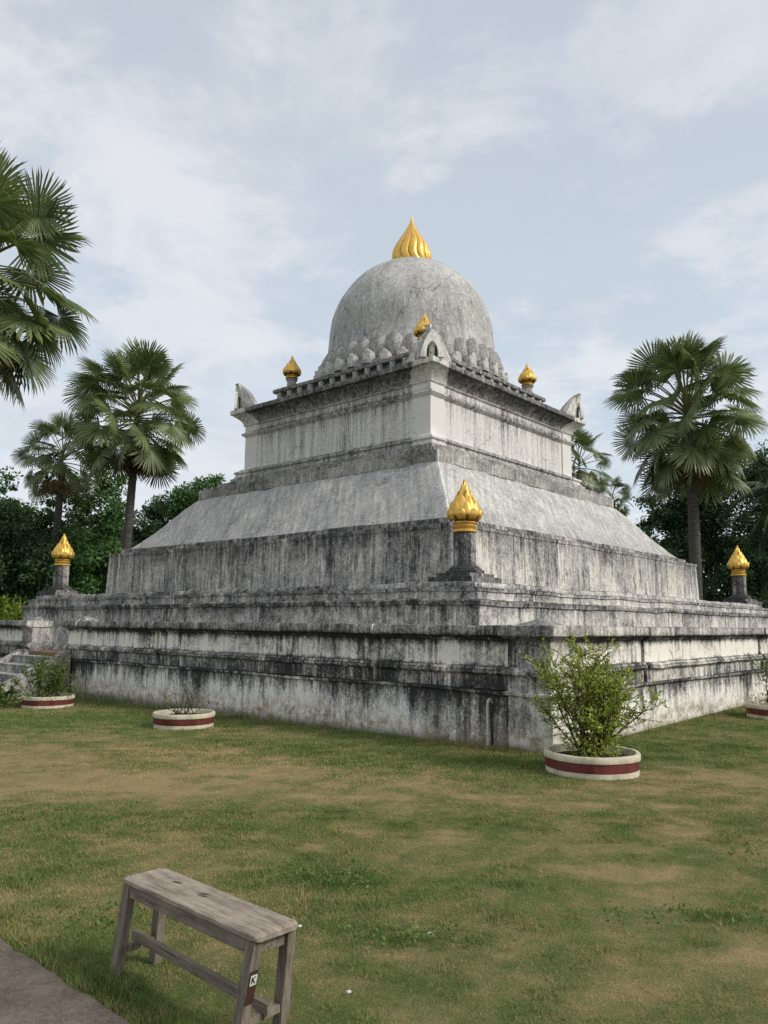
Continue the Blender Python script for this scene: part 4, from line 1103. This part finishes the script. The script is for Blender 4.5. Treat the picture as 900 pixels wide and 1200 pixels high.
def far_woods():
    V, F = [], []; n = 90000
    x = RNG.uniform(-130, 130, n); y = 66 + RNG.uniform(0, 6, n) + .0015*x*x*0
    top = 7.5 + 4.0*fbm(x, y*0, .12, 4, 40)
    z = RNG.random(n)**.8*top
    C = np.stack([x, y, z], 1); v, f = leaves(C, np.tile((0, -.3, -.1), (n, 1)), .75, asp=.6, spread=.8)
    o = npmesh('far_woods', v, f, M_tA); tag(o, 'dark mass of distant trees closing the view behind the monument', 'woods', kind='stuff')
far_woods()

# ------------------------------------------------------------------ light and sky
SUN_EL, SUN_AZ = 38, 62     # azimuth clockwise from +Y (view direction); from the right, slightly behind the camera
az = R(112); el = R(SUN_EL)
sd = Vector((math.sin(az)*math.cos(el), math.cos(az)*math.cos(el), math.sin(el)))
sl = bpy.data.lights.new('sun', 'SUN'); sl.energy = 2.75; sl.angle = R(16); sl.color = (1, .955, .88)
so = bpy.data.objects.new('sun', sl); COL.objects.link(so); so.rotation_euler = (-sd).to_track_quat('-Z', 'Y').to_euler()
so.location = (20, -10, 30)
w = bpy.data.worlds.new('World'); scene.world = w; w.use_nodes = True; nt = w.node_tree; nt.nodes.clear()
class WN(N):
    def __init__(s, t): s.t = t
g = WN(nt)
sky = g.n('ShaderNodeTexSky'); sky.sky_type = 'NISHITA'; sky.sun_disc = False; sky.sun_elevation = el; sky.sun_rotation = az
sky.air_density = 1.2; sky.dust_density = 2.0
gen = g.coord('Generated')
sp_ = g.n('ShaderNodeSeparateXYZ'); g.link(gen, sp_.inputs[0])
zc = g.math('MAXIMUM', sp_.outputs[2], .0)
den = g.add(zc, .22)
cb = g.n('ShaderNodeCombineXYZ'); g.link(g.math('DIVIDE', sp_.outputs[0], den), cb.inputs[0]); g.link(g.math('DIVIDE', sp_.outputs[1], den), cb.inputs[1]); g.link(zc, cb.inputs[2])
c1 = g.noise(cb.outputs[0], 1.1, 7, .52, .35, off=(2.2, .4, 0)); c2 = g.noise(cb.outputs[0], 3.2, 10, .62, .25, off=(5, 2, 0)); c3 = g.noise(cb.outputs[0], .55, 3, .5, 0, off=(7.7, 3, 0))
cl = g.add(g.mul(c1, .62), g.mul(c2, .38))
# veil of high overcast: blue-grey gaps, pale billows
base = g.ramp(zc, [(0, (.47, .53, .59)), (.2, (.40, .465, .53)), (.38, (.39, .443, .50)), (.7, (.35, .39, .435)), (1, (.33, .37, .42))])
pale = g.ramp(zc, [(0, (.52, .555, .59)), (.3, (.49, .52, .56)), (.6, (.46, .485, .515)), (1, (.44, .46, .49))])
colr = g.mix(g.smooth(cl, .42, .57), base, pale)
colr = g.mix(g.mul(g.smooth(c2, .44, .62), .55), colr, (.56, .57, .59))
colr = g.mix(g.mul(g.smooth(g.noise(cb.outputs[0], 2.0, 8, .6, .3, off=(9, 6, 0)), .50, .66), .4), colr, (.36, .405, .46))
skyc = g.mix(1.0, sky.outputs[0], (.09, .09, .09), 'MULTIPLY')
colr = g.mix(.06, colr, skyc)
bg = g.n('ShaderNodeBackground'); g.link(colr, bg.inputs[0]); bg.inputs[1].default_value = 1.55
wo = g.n('ShaderNodeOutputWorld'); g.link(bg.outputs[0], wo.inputs[0])

scene.view_settings.view_transform = 'Standard'; scene.view_settings.look = 'None'; scene.view_settings.exposure = 0; scene.view_settings.gamma = 1
scene.render.film_transparent = False
try: scene.cycles.use_denoising = False
except Exception: pass
scene.cycles.max_bounces = 6
